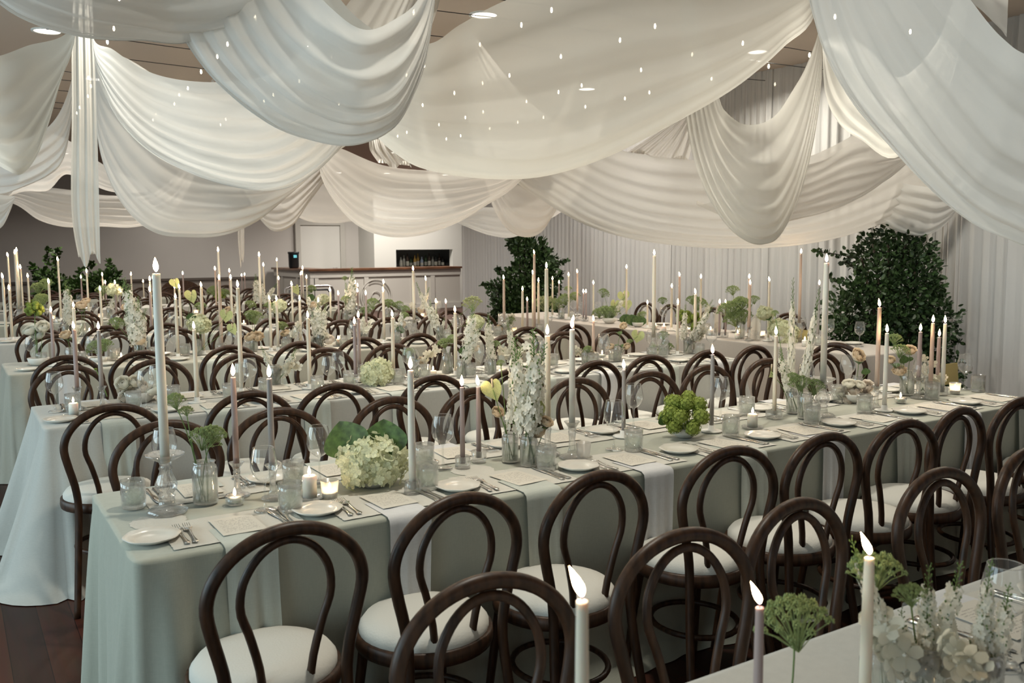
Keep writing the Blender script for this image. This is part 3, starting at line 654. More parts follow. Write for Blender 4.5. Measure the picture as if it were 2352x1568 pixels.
# ================================================================ CHAIRS
def chair_meshes():
    top = .935
    half = [(.198, -.255, 0), (.186, -.232, .12), (.170, -.202, .30), (.158, -.183, .46), (.166, -.184, .56), (.190, -.188, .66), (.204, -.193, .73)]
    arch = []
    for k in range(1, 12):
        a = math.pi*k/12; z = .735+.172*math.sin(a); y = -.193-.012*math.sin(a); arch.append((.205*math.cos(a)*(1+.0*math.sin(a)), y, z))
    path = half+arch+[(-x, y, z) for x, y, z in reversed(half)]
    def smooth(P, n): return [cr(P, i/n) for i in range(n+1)]
    SP = smooth(path, 64)
    rad = [.0135+.0045*math.sin(math.pi*min(1, max(0, i/64)))**.7 for i in range(65)]
    back = MB().tube(SP, rad, 10).mesh('back_frame', M['wood'])
    ih = [(.062, -.160, .45), (.070, -.168, .54), (.095, -.176, .64), (.118, -.182, .71)]
    ia = []
    for k in range(1, 10):
        a = math.pi*k/10; ia.append((.122*math.cos(a), -.184-.014*math.sin(a), .722+.156*math.sin(a)))
    ip = smooth(ih+ia+[(-x, y, z) for x, y, z in reversed(ih)], 44)
    inner = MB().tube(ip, .0115, 8).mesh('back_loop', M['wood'])
    ring = MB().lathe([(.17, .432), (.205, .432), (.208, .445), (.206, .472), (.198, .476), (.17, .47), (.17, .432)], 36).mesh('seat_ring', M['wood'])
    seat = MB().lathe([(0, .45), (.188, .45), (.195, .472), (.194, .490), (.180, .508), (.13, .520), (.06, .524), (0, .525)], 36).mesh('seat', M['seat'])
    def leg(s): return MB().tube([cr([(s*.135, .12, .44), (s*.15, .145, .25), (s*.165, .175, 0)], i/8) for i in range(9)], [.018-.006*i/8 for i in range(9)], 8).mesh('leg', M['wood'])
    st = MB().tube([(.152*math.cos(a*math.pi/16), -.02+.165*math.sin(a*math.pi/16), .245) for a in range(32)], .0105, 7, closed=True).mesh('stretcher_ring', M['wood'])
    bolt = MB().lathe([(0, 0), (.007, 0), (.007, .004), (0, .006)], 8)
    return back, inner, ring, seat, leg(1), leg(-1), st
CM = chair_meshes()
def make_chair(full):
    r = empty('bentwood_chair'); r.rotation_mode = 'XYZ'
    for nm, me in zip(('back_frame', 'back_loop', 'seat_ring', 'seat', 'leg', 'leg', 'stretcher_ring'), CM):
        if full or nm in ('back_frame', 'back_loop', 'seat', 'seat_ring'): obj(nm, me, r)
    return r
proto = {True: make_chair(True), False: make_chair(False)}; used = {True: False, False: False}
def chair(x, y, rz, desc, where, grp, full=True):
    if used[full]: o = copy_tree(proto[full])
    else: o = proto[full]; used[full] = True
    o.location = (x, y, 0); o.rotation_euler.z = rz
    reg(o, desc, where, 'chair', grp); return o
CXS = [.71, 1.19, 1.71, 2.20, 2.71, 3.19, 3.69, 4.21, 4.70]
rc = random.Random(5)
def row(k, near, far, full=True, xs=None, dn=.22, df=.22):
    x0, x1, y0, y1, _ = TB[k]
    for s, ok in ((-1, near), (1, far)):
        if not ok: continue
        for i, x in enumerate(xs or CXS):
            yy = (y0-dn) if s < 0 else (y1+df)
            # backs away from the table, a hand's width of play in each chair
            chair(x+rc.uniform(-.02, .02), yy+rc.uniform(-.02, .02), (0 if s < 0 else math.pi)+R(rc.uniform(-5, 5)), 'bentwood chair',
                  f'on the {"near" if s < 0 else "far"} side of {NAMES[k]}', 'bentwood chairs at the long tables', full)
row('A', True, False, xs=[.67, 1.14, 1.65, 2.24, 2.68, 3.14, 3.56, 4.05, 4.6], dn=.20)
row('A', False, True, xs=[.69, 1.15, 1.69, 2.17, 2.73, 3.22, 3.69, 4.19, 4.68], df=.19)
row('B', True, False, xs=[.60, 1.25, 1.66, 2.18, 2.72, 3.25, 3.71, 4.20, 4.65], dn=.23)
row('B', False, True, xs=[.59, 1.11, 1.62, 2.18, 2.68, 3.14, 3.70, 4.20, 4.70], df=.23)
row('C', True, False, xs=[.68, 1.12, 1.68, 2.19, 2.71, 3.17, 3.66, 4.20, 4.67], dn=.30)
row('C', False, True, df=.22)
row('D', True, True, dn=.25, df=.22)
row('E', True, True, False, [x+.1 for x in CXS[:8]]); row('F', True, True, False, [x+.2 for x in CXS[:8]]); row('G', True, True, False, [x+.3 for x in CXS[:8]])
row('R', False, True, True, [.90, 1.46, 1.91, 2.54, 3.03, 3.52, 4.0], df=.15)
for y in (8.43, 7.98, 7.3, 6.22):
    chair(7.02+rc.uniform(-.02, .02), y, R(90+rc.uniform(-5, 5)), 'bentwood chair', 'behind the head table, backed by the curtains', 'bentwood chairs at the head table')
p = at_z(1930, 803, .93); chair(5.45, 4.15, R(-75), 'bentwood chair', 'at the near end of the head table, before the second tall plant', 'bentwood chairs at the long tables')
# ================================================================ TABLEWARE
def meshes():
    D = {}
    w = [(0, .002), (.034, .002), (.036, .004), (.030, .007), (.006, .012), (.0038, .03), (.0035, .085), (.006, .094), (.022, .104), (.038, .122), (.043, .142), (.042, .165), (.037, .19), (.033, .207)]
    D['wine'] = MB().lathe(w, 24).mesh('glass_body', M['glass'])
    D['wine_rim'] = MB().tube([(.033*math.cos(a*math.pi/12), .033*math.sin(a*math.pi/12), .207) for a in range(24)], .0009, 5, closed=True).mesh('rim', M['heavy'])
    rib = lambda k, a: 1+(.035*abs(math.sin(a*10)) if 1 <= k <= 3 else 0)
    D['tumbler'] = MB().lathe([(0, .001), (.033, .001), (.036, .006), (.038, .06), (.038, .068), (.039, .094), (.0365, .094), (.0355, .066), (.033, .016), (0, .014)], 40, fn=rib).mesh('glass_body', M['cut'])
    D['water'] = MB().lathe([(0, .016), (.033, .018), (.0345, .055), (0, .055)], 16).mesh('water', M['water'])
    pl = [(0, .006), (.045, .006), (.052, .009), (.078, .019), (.080, .017), (.055, .004), (.045, .001), (0, .001)]
    D['plate'] = MB().lathe(pl, 40, fn=lambda k, a: 1+(.025*math.cos(a*8) if k in (3, 4) else 0)).mesh('side_plate', M['china'])
    def flat(pts, z0, z1, m_, nm):   # outline extruded
        n = len(pts); b = MB(); v = [(x, y, z0) for x, y in pts]+[(x, y, z1) for x, y in pts]
        f = [tuple(range(n-1, -1, -1)), tuple(range(n, 2*n))]+[(i, (i+1) % n, n+(i+1) % n, n+i) for i in range(n)]
        return b.add(v, f)
    # fork: handle, neck, shoulders and four tines, slightly arched
    fk = MB(); hp = [(-.095, .006, .0035), (-.088, .0085, .004), (-.075, .006, .004), (-.05, .0035, .004), (-.01, .0025, .006), (.02, .003, .010), (.035, .011, .009), (.048, .012, .006)]
    def strip(b, P, th=.0018):
        v = []
        for y, w_, z in P: v += [(-w_, y, z), (w_, y, z), (w_, y, z+th), (-w_, y, z+th)]
        f = [(0, 1, 2, 3), tuple(4*(len(P)-1)+k for k in (3, 2, 1, 0))]
        for i in range(len(P)-1):
            for k in range(4): f.append((4*i+k, 4*i+4+k, 4*i+4+(k+1) % 4, 4*i+(k+1) % 4))
        b.add(v, f)
    strip(fk, hp)
    for x in (-.0095, -.0032, .0032, .0095):
        fk.tube([(x, .045, .007), (x, .07, .005), (x*.95, .093, .009)], [.0016, .0014, .0007], 4)
    D['fork'] = fk.mesh('dinner_fork', M['steel'])
    kn = MB(); strip(kn, [(-.11, .007, .001), (-.10, .0095, .001), (-.085, .0075, .001), (-.04, .0055, .001), (-.005, .0045, .001), (.0, .0065, .002), (.05, .0095, .002), (.09, .0085, .002), (.112, .002, .002)], .003)
    D['knife'] = kn.mesh('table_knife', M['steel'])
    def flatg(wx, wy, nx, ny, z, wave, m_, nm, edge=0):
        def fn(u, v):
            x, y = (u-.5)*wx, (v-.5)*wy
            if edge and (u in (0, 1) or v in (0, 1)): x *= 1+edge*math.sin(v*60); y *= 1+edge*math.sin(u*60)
            return (x, y, z+wave*math.sin(x*40)*math.sin(y*30+1))
        return MB().grid(fn, nx, ny).mesh(nm, m_)
    D['placemat'] = flatg(.40, .27, 30, 24, .0025, .0006, M['mat'], 'paper_placemat', .008)
    D['menu'] = MB().box(-.065, .065, -.09, .09, 0, .0012).mesh('menu_card', M['menu'], False)
    def nap(seed, tw, L):
        def fn(u, v):
            x = (u-.5)*.15*(1-.10*v*tw); s = v*(.17+L)-.17      # distance past the table edge
            k = .006*math.sin(u*9+seed)+.004*math.sin(u*21+seed*2)
            if s < 0: return (x, -s, .0045+.0015*math.sin(u*7+seed)*min(1, -s*10))
            a = min(s/.03, 1)*math.pi/2; y = -.024*math.sin(a)-max(0, s-.03)*.03-k*min(1, s*4); z = .0045-.02*(1-math.cos(a))-max(0, s-.03)
            return (x+tw*.03*s*math.sin(s*7+seed), y, z)
        return MB().grid(fn, 14, 34)
    D['nap0'] = nap(1, 0, .42).mesh('napkin', M['napkin']); D['nap1'] = nap(3, 1, .37).mesh('napkin', M['napkin_w']); D['nap2'] = nap(5, .4, .46).mesh('napkin', M['napkin'])
    # candle flame: a leaning drop
    def fl(lean, m_):
        prof = [(0, 0), (.0036, .004), (.0068, .010), (.0074, .017), (.0056, .026), (.0028, .034), (0, .042)]
        b = MB().lathe(prof, 10); b.v = [(x-lean*(z/.04)**1.4*.6, y+lean*(z/.04)**1.4*.4, z) for x, y, z in b.v]; return b.mesh('flame', m_)
    D['flame'] = [fl(l, M['flame']) for l in (0, .003, .007, .022)]
    D['wick'] = MB().tube([(0, 0, -.002), (0, 0, .006), (-.0015, .001, .010)], .0008, 4).mesh('wick', M['wick'])
    # holders (r, z)
    H = {}
    H['cup'] = ([(0, .001), (.040, .001), (.042, .004), (.036, .008), (.016, .014), (.011, .030), (.010, .060), (.012, .078), (.013, .084), (.011, .088), (.014, .100), (.024, .114), (.026, .117), (.0235, .117), (.013, .102), (0, .096)], .117, .020)
    H['tall'] = ([(0, .001), (.060, .001), (.063, .006), (.050, .018), (.026, .024), (.024, .050), (.028, .056), (.020, .062), (.033, .078), (.035, .094), (.026, .116), (.018, .136), (.022, .144), (.017, .152), (.020, .165), (.058, .186), (.062, .190), (.058, .192), (.018, .180), (0, .172)], .192, .030)
    H['rib'] = ([(0, .001), (.026, .001), (.028, .004), (.028, .045), (.025, .047), (.012, .040), (.0115, .018), (0, .016)], .047, .030)
    H['plate'] = ([(0, .0), (.046, .0), (.048, .003), (.044, .006), (.016, .006), (.015, .030), (.0125, .030), (.012, .020), (0, .020)], .030, .010)
    H['sq'] = ([(0, .001), (.034, .001), (.034, .042), (.012, .042), (.012, .018), (0, .018)], .042, .024)
    for k, (pf, h, ins) in H.items():
        f = (lambda kk, a: 1+.06*abs(math.sin(a*9))) if k == 'rib' else ((lambda kk, a: 1/max(abs(math.cos(a)), abs(math.sin(a)))*.85) if k == 'sq' else (lambda kk, a: 1+(.03*math.cos(a*8) if k == 'tall' and kk < 4 else 0)))
        D['H'+k] = (MB().lathe(pf, 36 if k != 'sq' else 32, fn=f).mesh('candlestick', M['ceramic'] if k == 'plate' else M['heavy']), h, ins)
    D['votive'] = MB().lathe([(0, .001), (.024, .001), (.0255, .004), (.031, .062), (.029, .062), (.0235, .008), (0, .008)], 24).mesh('glass_cup', M['frost'])
    D['teacup'] = MB().lathe([(0, .001), (.027, .001), (.030, .006), (.031, .030), (.029, .030), (.026, .006), (0, .004)], 24).mesh('glass_cup', M['glass'])
    D['saucer'] = MB().lathe([(0, .001), (.044, .001), (.050, .008), (.048, .009), (.042, .004), (0, .004)], 28).mesh('glass_saucer', M['heavy'])
    D['doily'] = MB().lathe([(0, .001), (.055, .0012), (.075, .0015), (.083, .001)], 48, fn=lambda k, a: 1+(.03*math.sin(a*16) if k == 3 else 0)).mesh('paper_doily', M['mat'])
    return D
D = meshes()
WN = {'ivory': 'ivory', 'white': 'white', 'mauve': 'mauve', 'lilac': 'grey', 'blushwax': 'pinkish'}
rt = random.Random(9)
HD = {'cup': 'clear glass candlestick', 'tall': 'wide-rimmed glass candlestick', 'rib': 'ribbed glass candle holder', 'plate': 'white ceramic candle holder', 'sq': 'square glass candle holder'}
def planept(px, py, pl, z=None):
    if isinstance(pl, tuple): return at_z(pl[0], pl[1], TZ)
    if pl == 'HT' or pl > 90: return at_x(px, py, 6.12 if pl == 'HT' else pl-100)
    return at_y(px, py, pl)
def tabof(x, y):
    for k, (x0, x1, y0, y1, _) in TB.items():
        if x0-.05 <= x <= x1+.05 and y0-.05 <= y <= y1+.05: return k
    return None
def clamp_tab(x, y, m_=.04):
    best = min(TB.items(), key=lambda kv: (max(kv[1][0]-x, 0, x-kv[1][1]))**2+(max(kv[1][2]-y, 0, y-kv[1][3]))**2)
    x0, x1, y0, y1, _ = best[1]
    return min(max(x, x0+m_), x1-m_), min(max(y, y0+m_), y1-m_), best[0]
def flame_on(root, z, scale, lean=0, rz=0):
    obj('wick', D['wick'], root, (0, 0, z))
    f = obj('flame', D['flame'][lean], root, (0, 0, z+.004), rz); f.scale = (scale,)*3
def taper(px, pytop, pl, col='ivory', hold='plate', r=.0100, lean=None, fs=.85, lit=True):
    P = planept(px, pytop, pl)
    if isinstance(pl, tuple): x, y = P.x, P.y; zt = z_of(x, y, pytop)
    else: x, y, zt = P.x, P.y, P.z
    x, y, k = clamp_tab(x, y)
    me, h, ins = D['H'+hold]
    hz = TZ+.003
    ho = obj('candlestick', me, None, (x, y, hz))
    hs = 1.25 if hold == 'cup' and r > .0115 else 1.0
    ho.scale = (hs,)*3
    reg(ho, HD[hold], f'on {NAMES[k]}', 'candle holder', HD[hold]+'s on '+NAMES[k])
    zb = hz+(h-ins)*hs+.001; H_ = max(.06, zt-zb)
    c = empty('taper_candle', (x, y, zb))
    tx = (P.x-x)
    n = 8 if y > 6 else 14
    MB().lathe([(0, 0), (r, 0), (r*1.0, H_*.4), (r*.92, H_*.8), (r*.82, H_-.006), (r*.84, H_-.001), (r*.70, H_), (0, H_-.003)], n).build('wax', M[col], c)
    flame_on(c, H_, fs, rt.choice((0, 0, 1, 1, 2)) if lean is None else lean, rt.uniform(-.6, .6) if lean is None else 0)
    reg(c, f'tall {WN[col]} taper candle', f'on {NAMES[k]}', 'candle', 'lit taper candles on '+NAMES[k])
    return c
def pillar(px, py, h=.07, r=.026, saucer=True, pl=None):
    P = at_z(px, py, TZ) if pl is None else planept(px, py, pl)
    x, y, k = clamp_tab(P.x, P.y)
    z = TZ+.003
    if saucer:
        s = obj('candle_saucer', D['saucer'], None, (x, y, z)); reg(s, 'clear glass candle saucer', f'on {NAMES[k]}', 'saucer', 'glass candle saucers'); z += .0045
    c = empty('pillar_candle', (x, y, z))
    MB().lathe([(0, 0), (r, 0), (r, h-.004), (r-.004, h), (r*.6, h-.004), (0, h-.006)], 20).build('wax', M['white'], c)
    flame_on(c, h-.004, .75)
    reg(c, 'short white pillar candle', f'on {NAMES[k]}', 'candle', 'lit pillar candles')
def votive(px, py, kind='votive', lit=True, pl=None):
    P = at_z(px, py, TZ) if pl is None else planept(px, py, pl)
    x, y, k = clamp_tab(P.x, P.y)
    o = empty('votive_candle' if kind == 'votive' else 'tealight', (x, y, TZ+.003))
    obj('glass_cup', D['votive' if kind == 'votive' else 'teacup'], o)
    if lit:
        hh = .022 if kind == 'votive' else .024
        MB().lathe([(0, .009), (.022, .009), (.024, hh), (0, hh-.002)], 16).build('wax', M['white'], o); flame_on(o, hh, .7)
    reg(o, ('frosted votive' if kind == 'votive' else 'clear glass tealight')+(' candle' if lit else ' glass'), f'on {NAMES[k]}', 'candle', 'votives and tealights on '+NAMES[k])
def wine(x, y):
    _, _, k = clamp_tab(x, y); o = empty('wine_glass', (x, y, TZ+.003), rt.uniform(0, 6)); obj('glass_body', D['wine'], o)
    if y < 6: obj('rim', D['wine_rim'], o)
    reg(o, 'empty wine glass', f'on {NAMES[k]}', 'wine glass', 'wine glasses on '+NAMES[k])
def tumbler(x, y):
    _, _, k = clamp_tab(x, y); o = empty('water_tumbler', (x, y, TZ+.003), rt.uniform(0, 6)); obj('glass_body', D['tumbler'], o); obj('water', D['water'], o)
    reg(o, 'ribbed water tumbler', f'on {NAMES[k]}', 'tumbler', 'ribbed tumblers on '+NAMES[k])
occupied = []
def setting(k, x, side, full=2, skip=()):
    x0, x1, y0, y1, _ = TB[k]; e = y0 if side < 0 else y1; s = -side   # s: direction from the edge into the table
    rz = 0 if side < 0 else math.pi; wh = f'on the {"near" if side < 0 else "far"} side of {NAMES[k]}'
    def at(dx, dy): return (x+s*dx, e+s*dy)
    z = TZ
    if full >= 2:
        a = at(0, .175); o = obj('paper_placemat', D['placemat'], None, (*a, z+.001), rz+R(rt.uniform(-2, 2))); reg(o, 'white paper placemat', wh, 'placemat', 'paper placemats')
        a = at(-.155, .16)
        for i in range(2):
            o = obj('dinner_fork', D['fork'], None, (a[0]+s*i*.026, a[1], z+.0045), rz+R(rt.uniform(-5, 5))); reg(o, 'silver fork', wh, 'fork', 'silver forks')
        a = at(.14, .17)
        for i in range(2):
            o = obj('table_knife', D['knife'], None, (a[0]+s*i*.024, a[1], z+.0045), rz+R(rt.uniform(-5, 5))); reg(o, 'silver knife', wh, 'knife', 'silver knives')
    ni = rt.choice((0, 1, 2)) if full < 3 else skip[0]
    if full >= 1:
        o = obj('napkin', D[f'nap{ni}'], None, (x, e, z+.001), rz); reg(o, ('white' if ni == 1 else 'sage')+' linen napkin hanging', wh, 'napkin', 'linen napkins')
        a = at(.01, .165); o = obj('menu_card', D['menu'], None, (*a, z+.0075), rz+R(rt.uniform(-6, 6))); reg(o, 'menu card', wh, 'menu card', 'menu cards')
    a = at(-.235, .17); o = obj('side_plate', D['plate'], None, (*a, z+.001), rt.uniform(0, 6))
    if x0+.06 < a[0] < x1-.06: reg(o, 'scalloped white plate', wh, 'plate', 'scalloped side plates')
    else: bpy.data.objects.remove(o)
    a = at(.20+rt.uniform(-.02, .02), .29); wine(*a) if full < 3 else None
    a = at(.13, .33); tumbler(*a) if full in (1, 2) else None
SX = [.70, 1.20, 1.71, 2.23, 2.74, 3.23, 3.74, 4.28, 4.76]
NK = [2, 1, 0, 1, 2, 1, 0, 1, 0]
for i, x in enumerate(SX):
    setting('A', x, -1, 3, (NK[i],)); setting('A', x+.02, 1, 3, ((NK[i]+1) % 3,))
    setting('B', x-.02, -1, 2); setting('B', x-.04, 1, 2)
    setting('C', x, -1, 1); setting('C', x, 1, 1); setting('D', x, -1, 1)
    if i < 8: setting('E', x+.1, -1, 0); setting('F', x+.2, -1, 0)
for x in (1.95, 2.5, 3.05, 3.6): setting('R', x, 1, 2)
for px, py in ((610, 1175), (735, 1110), (1018, 1078), (1410, 1035), (1455, 985), (1655, 965), (370, 1105), (1850, 925), (1945, 900), (2112, 915), (2234, 893)):
    P = at_z(px, py, TZ); x, y, _ = clamp_tab(P.x, P.y, .045); wine(x, y)
for px, py in ((308, 1168), (668, 1175), (675, 1120), (982, 1125), (975, 1075), (1255, 1080), (1455, 1037), (1678, 1003), (1865, 975), (1715, 955), (2140, 918), (1985, 950), (1925, 925), (2266, 897)):
    P = at_z(px, py, TZ); x, y, _ = clamp_tab(P.x, P.y, .045); tumbler(x, y)
# head table: plates and glasses towards the room
for i, y in enumerate((8.9, 8.43, 7.98, 7.3, 6.75, 6.22, 5.5, 4.9)):
    o = obj('side_plate', D['plate'], None, (6.5, y, TZ+.001)); reg(o, 'white plate', 'on the head table', 'plate', 'plates on the head table')
    wine(6.36, y+.14); wine(6.36, y-.16)
    if i % 2: tumbler(6.2, y+.12)

# ---------------------------------------------------------------- candles
# (px, row of the wax top, plane or base pixel, colour, holder, radius)
TAP = [
 (378, 628, (385, 1178), 'white', 'tall', .0148), (545, 866, (546, 1140), 'mauve', 'cup', .0105), (628, 869, (628, 1146), 'lilac', 'cup', .0105),
 (949, 850, (948, 1135), 'white', 'rib', .0125), (1064, 889, (1063, 1076), 'mauve', 'rib', .0095), (1092, 888, (1100, 1062), 'mauve', 'rib', .0095),
 (1309, 756, (1314, 1052), 'white', 'cup', .0125), (1262, 771, (1258, 1045), 'ivory', 'cup', .0125), (1435, 849, (1432, 1004), 'lilac', 'plate', .0095),
 (1635, 814, (1634, 992), 'lilac', 'plate', .0100), (1778, 771, (1778, 962), 'ivory', 'sq', .0100), (1897, 604, (1888, 958), 'white', 'tall', .0150),
 (2004, 706, (2012, 938), 'blushwax', 'cup', .0115), (2031, 765, (2031, 944), 'white', 'plate', .0115), (2108, 762, (2108, 915), 'mauve', 'cup', .0115),
 (2137, 742, (2136, 912), 'blushwax', 'rib', .0115), (2161, 743, (2164, 908), 'white', 'rib', .0115), (2150, 774, (2152, 900), 'mauve', 'rib', .0115),
 # second table
 (176, 757, (180, 940), 'mauve', 'cup', .0110), (236, 758, (236, 938), 'lilac', 'cup', .0115), (453, 757, (453, 925), 'ivory', 'plate', .0115),
 (546, 661, 5.25, 'ivory', 'plate', .0125), (714, 731, (712, 893), 'ivory', 'plate', .0120), (817, 746, (818, 905), 'mauve', 'cup', .0105), (823, 731, 5.25, 'mauve', 'cup', .0110),
 (901, 729, 5.15, 'ivory', 'plate', .0115), (1043, 718, (1047, 862), 'ivory', 'plate', .0115), (1255, 617, 5.1, 'ivory', 'tall', .0145), (1317, 738, 5.2, 'blushwax', 'plate', .0100),
 (1363, 738, 5.15, 'blushwax', 'plate', .0100), (1503, 587, 5.1, 'ivory', 'tall', .0140), (1557, 699, 5.2, 'ivory', 'plate', .0110), (1611, 675, 5.2, 'ivory', 'plate', .0125),
 # third table
 (117, 718, 7.3, 'mauve', 'plate', .0115), (169, 707, 7.25, 'ivory', 'plate', .0125), (403, 687, 7.3, 'ivory', 'plate', .0125), (462, 660, 7.4, 'ivory', 'plate', .0130),
 (503, 643, 7.3, 'blushwax', 'plate', .0140), (619, 690, 7.3, 'ivory', 'plate', .0120), (635, 691, 7.3, 'ivory', 'plate', .0120), (688, 690, 7.35, 'ivory', 'plate', .0125),
 (731, 695, 7.4, 'mauve', 'plate', .0110), (880, 670, 7.35, 'ivory', 'plate', .0130), (949, 622, 7.35, 'ivory', 'tall', .0135), (1157, 642, 7.3, 'blushwax', 'cup', .0125),
 (1200, 668, 7.35, 'ivory', 'plate', .0125), (1211, 692, 7.45, 'mauve', 'plate', .0110), (1024, 697, 7.45, 'mauve', 'plate', .0110), (840, 678, 7.35, 'mauve', 'cup', .0110),
 (1239, 648, 7.4, 'ivory', 'plate', .0120), (1236, 630, 7.5, 'ivory', 'plate', .0120), (1227, 584, 7.35, 'blushwax', 'plate', .0130),
 # fourth table
 (6, 640, 9.6, 'ivory', 'plate', .0125), (21, 667, 9.65, 'ivory', 'plate', .0125), (112, 652, 9.65, 'ivory', 'plate', .0120), (230, 669, 9.6, 'ivory', 'plate', .0120), (412, 664, 9.6, 'ivory', 'plate', .0130),
 (344, 670, 9.65, 'mauve', 'plate', .0115), (352, 643, 9.6, 'ivory', 'plate', .0120), (344, 646, 9.75, 'ivory', 'plate', .0110), (670, 657, 9.6, 'ivory', 'plate', .0120), (595, 590, 9.6, 'ivory', 'tall', .0130),
 (501, 579, 9.6, 'ivory', 'tall', .0120), (530, 642, 9.6, 'ivory', 'plate', .0125), (777, 678, 9.6, 'mauve', 'plate', .0115), (821, 672, 9.65, 'mauve', 'plate', .0110), (1001, 696, 9.5, 'ivory', 'plate', .0110),
 (1112, 693, 9.6, 'ivory', 'plate', .0110), (881, 652, 9.7, 'ivory', 'plate', .011), (978, 644, 9.7, 'ivory', 'plate', .011), (758, 670, 9.7, 'ivory', 'plate', .011),
 # fifth to seventh tables
 (34, 584, 11.9, 'ivory', 'tall', .0130), (38, 579, 12.0, 'ivory', 'tall', .0130), (18, 590, 12.1, 'ivory', 'tall', .0120), (47, 618, 11.95, 'ivory', 'plate', .0120), (64, 638, 12.0, 'ivory', 'plate', .0120),
 (133, 600, 12.0, 'ivory', 'plate', .0120), (199, 627, 12.0, 'ivory', 'plate', .0120), (264, 653, 11.9, 'mauve', 'plate', .0110), (275, 672, 11.9, 'mauve', 'plate', .0110), (494, 621, 11.95, 'blushwax', 'plate', .0120),
 (527, 626, 12.0, 'blushwax', 'plate', .0115), (605, 612, 12.0, 'ivory', 'plate', .0120), (640, 643, 12.0, 'mauve', 'plate', .0110), (704, 640, 12.0, 'ivory', 'plate', .0115), (816, 652, 12.0, 'mauve', 'plate', .011),
 (837, 652, 12.1, 'mauve', 'plate', .011), (916, 656, 12.0, 'mauve', 'plate', .012), (1013, 667, 12.0, 'mauve', 'plate', .011), (401, 663, 12.0, 'ivory', 'plate', .0110),
 (186, 640, 14.3, 'mauve', 'plate', .0115), (235, 634, 14.3, 'ivory', 'plate', .0115), (242, 652, 14.3, 'mauve', 'plate', .0110), (301, 633, 14.3, 'ivory', 'plate', .0115), (420, 631, 14.3, 'mauve', 'cup', .0115),
 (636, 600, 14.3, 'ivory', 'plate', .0115), (692, 630, 14.3, 'mauve', 'plate', .0110), (714, 626, 14.3, 'ivory', 'plate', .0115), (743, 617, 14.3, 'lilac', 'plate', .0115), (845, 617, 14.3, 'ivory', 'plate', .0125),
 (946, 626, 14.3, 'ivory', 'plate', .0115), (954, 626, 14.4, 'ivory', 'plate', .0115), (329, 649, 16.5, 'ivory', 'plate', .011), (555, 635, 16.5, 'mauve', 'plate', .0110), (562, 633, 16.5, 'mauve', 'plate', .0110),
 # head table
 (1269, 643, 'HT', 'ivory', 'plate', .0115), (1284, 652, 'HT', 'mauve', 'plate', .0100), (1306, 634, 'HT', 'ivory', 'plate', .0110), (1326, 627, 'HT', 'blushwax', 'cup', .0110), (1340, 673, 'HT', 'mauve', 'rib', .0095),
 (1346, 673, 'HT', 'mauve', 'rib', .0095), (1363, 653, 'HT', 'ivory', 'plate', .0105), (1439, 617, 'HT', 'ivory', 'cup', .0115), (1487, 699, 'HT', 'ivory', 'plate', .0100), (1504, 700, 106.3, 'ivory', 'plate', .0100),
 (1543, 661, 'HT', 'ivory', 'plate', .0115), (1561, 635, 'HT', 'blushwax', 'plate', .0115), (1610, 640, 'HT', 'ivory', 'plate', .0105), (1653, 698, 106.0, 'mauve', 'rib', .0095), (1667, 699, 106.05, 'mauve', 'rib', .0095),
 (1723, 654, 106.02, 'blushwax', 'cup', .0110), (1721, 640, 106.3, 'blushwax', 'plate', .0100), (1767, 647, 'HT', 'ivory', 'plate', .0110), (1840, 583, 106.3, 'blushwax', 'tall', .0120), (1882, 655, 106.3, 'lilac', 'plate', .0100),
]
for i, (px, py, pl, col, ho, r) in enumerate(TAP):
    far = not isinstance(pl, tuple) and pl != 'HT' and 9 < pl < 90
    taper(px, py, pl, col, ho, r, fs=1.15 if i == 0 else (1.05 if not far else 1.3))
# nearest table, bottom right
taper(1337, 1379, .86, 'ivory', 'plate', .0092, lean=3, fs=.95); taper(1745, 1394, .90, 'mauve', 'plate', .0075, lean=3, fs=.85); taper(1997, 1280, .92, 'ivory', 'plate', .0100, lean=3, fs=.95)
pillar(712, 1146, .075, .024); pillar(1728, 984, .062, .0235); pillar(170, 956, .062, .023); pillar(995, 862, .03, .024, False)
pillar(777, 795, .055, .021, pl=7.35); pillar(204, 735, .05, .024, pl=9.6); pillar(278, 812, .03, .025, pl=7.3)
pillar(1525, 752, .05, .024, False, pl=106.0); pillar(1694, 778, .05, .024, False, pl=106.05); pillar(1632, 768, .045, .022, pl=106.1); pillar(1505, 748, .04, .020, pl=106.05); pillar(1848, 800, .05, .024, False, pl=106.05)
pillar(663, 697, .06, .03, pl=12.0); pillar(560, 742, .05, .026, pl=9.6); pillar(362, 696, .05, .03, pl=12.0)
for a in ((758, 1145), (2193, 905), (1156, 868)): votive(*a)
for a in ((540, 1160), (2068, 926), (1383, 822), (740, 908)): votive(*a, kind='tea')
for px, py, pl in ((170, 775, 7.4), (330, 775, 7.4), (815, 800, 7.4), (640, 742, 9.7), (100, 742, 9.7), (180, 745, 9.7), (470, 742, 9.7), (970, 748, 9.7), (1180, 790, 7.4), (700, 712, 12.), (820, 705, 12.), (120, 712, 12.), (230, 706, 12.), (450, 706, 12.), (1445, 740, 106.2), (1585, 752, 106.2), (1750, 772, 106.3)):
    P = planept(px, py, pl); o = votive(px, py, 'votive', pl=pl)
votive(1340, 1052, lit=False)
votive(2255, 1568, 'votive', pl=.80); votive(2170, 1568, 'votive', pl=.70)
P = at_z(375, 1190, TZ); o = obj('paper_doily', D['doily'], None, (P.x-.02, P.y-.03, TZ+.0005)); reg(o, 'round white paper doily', 'under the largest glass candlestick', 'doily', 'doilies')
P = at_z(1085, 1080, TZ); o = obj('paper_doily', D['doily'], None, (P.x, P.y, TZ+.0005)); reg(o, 'round white paper doily', 'under the two ribbed candle holders', 'doily', 'doilies')
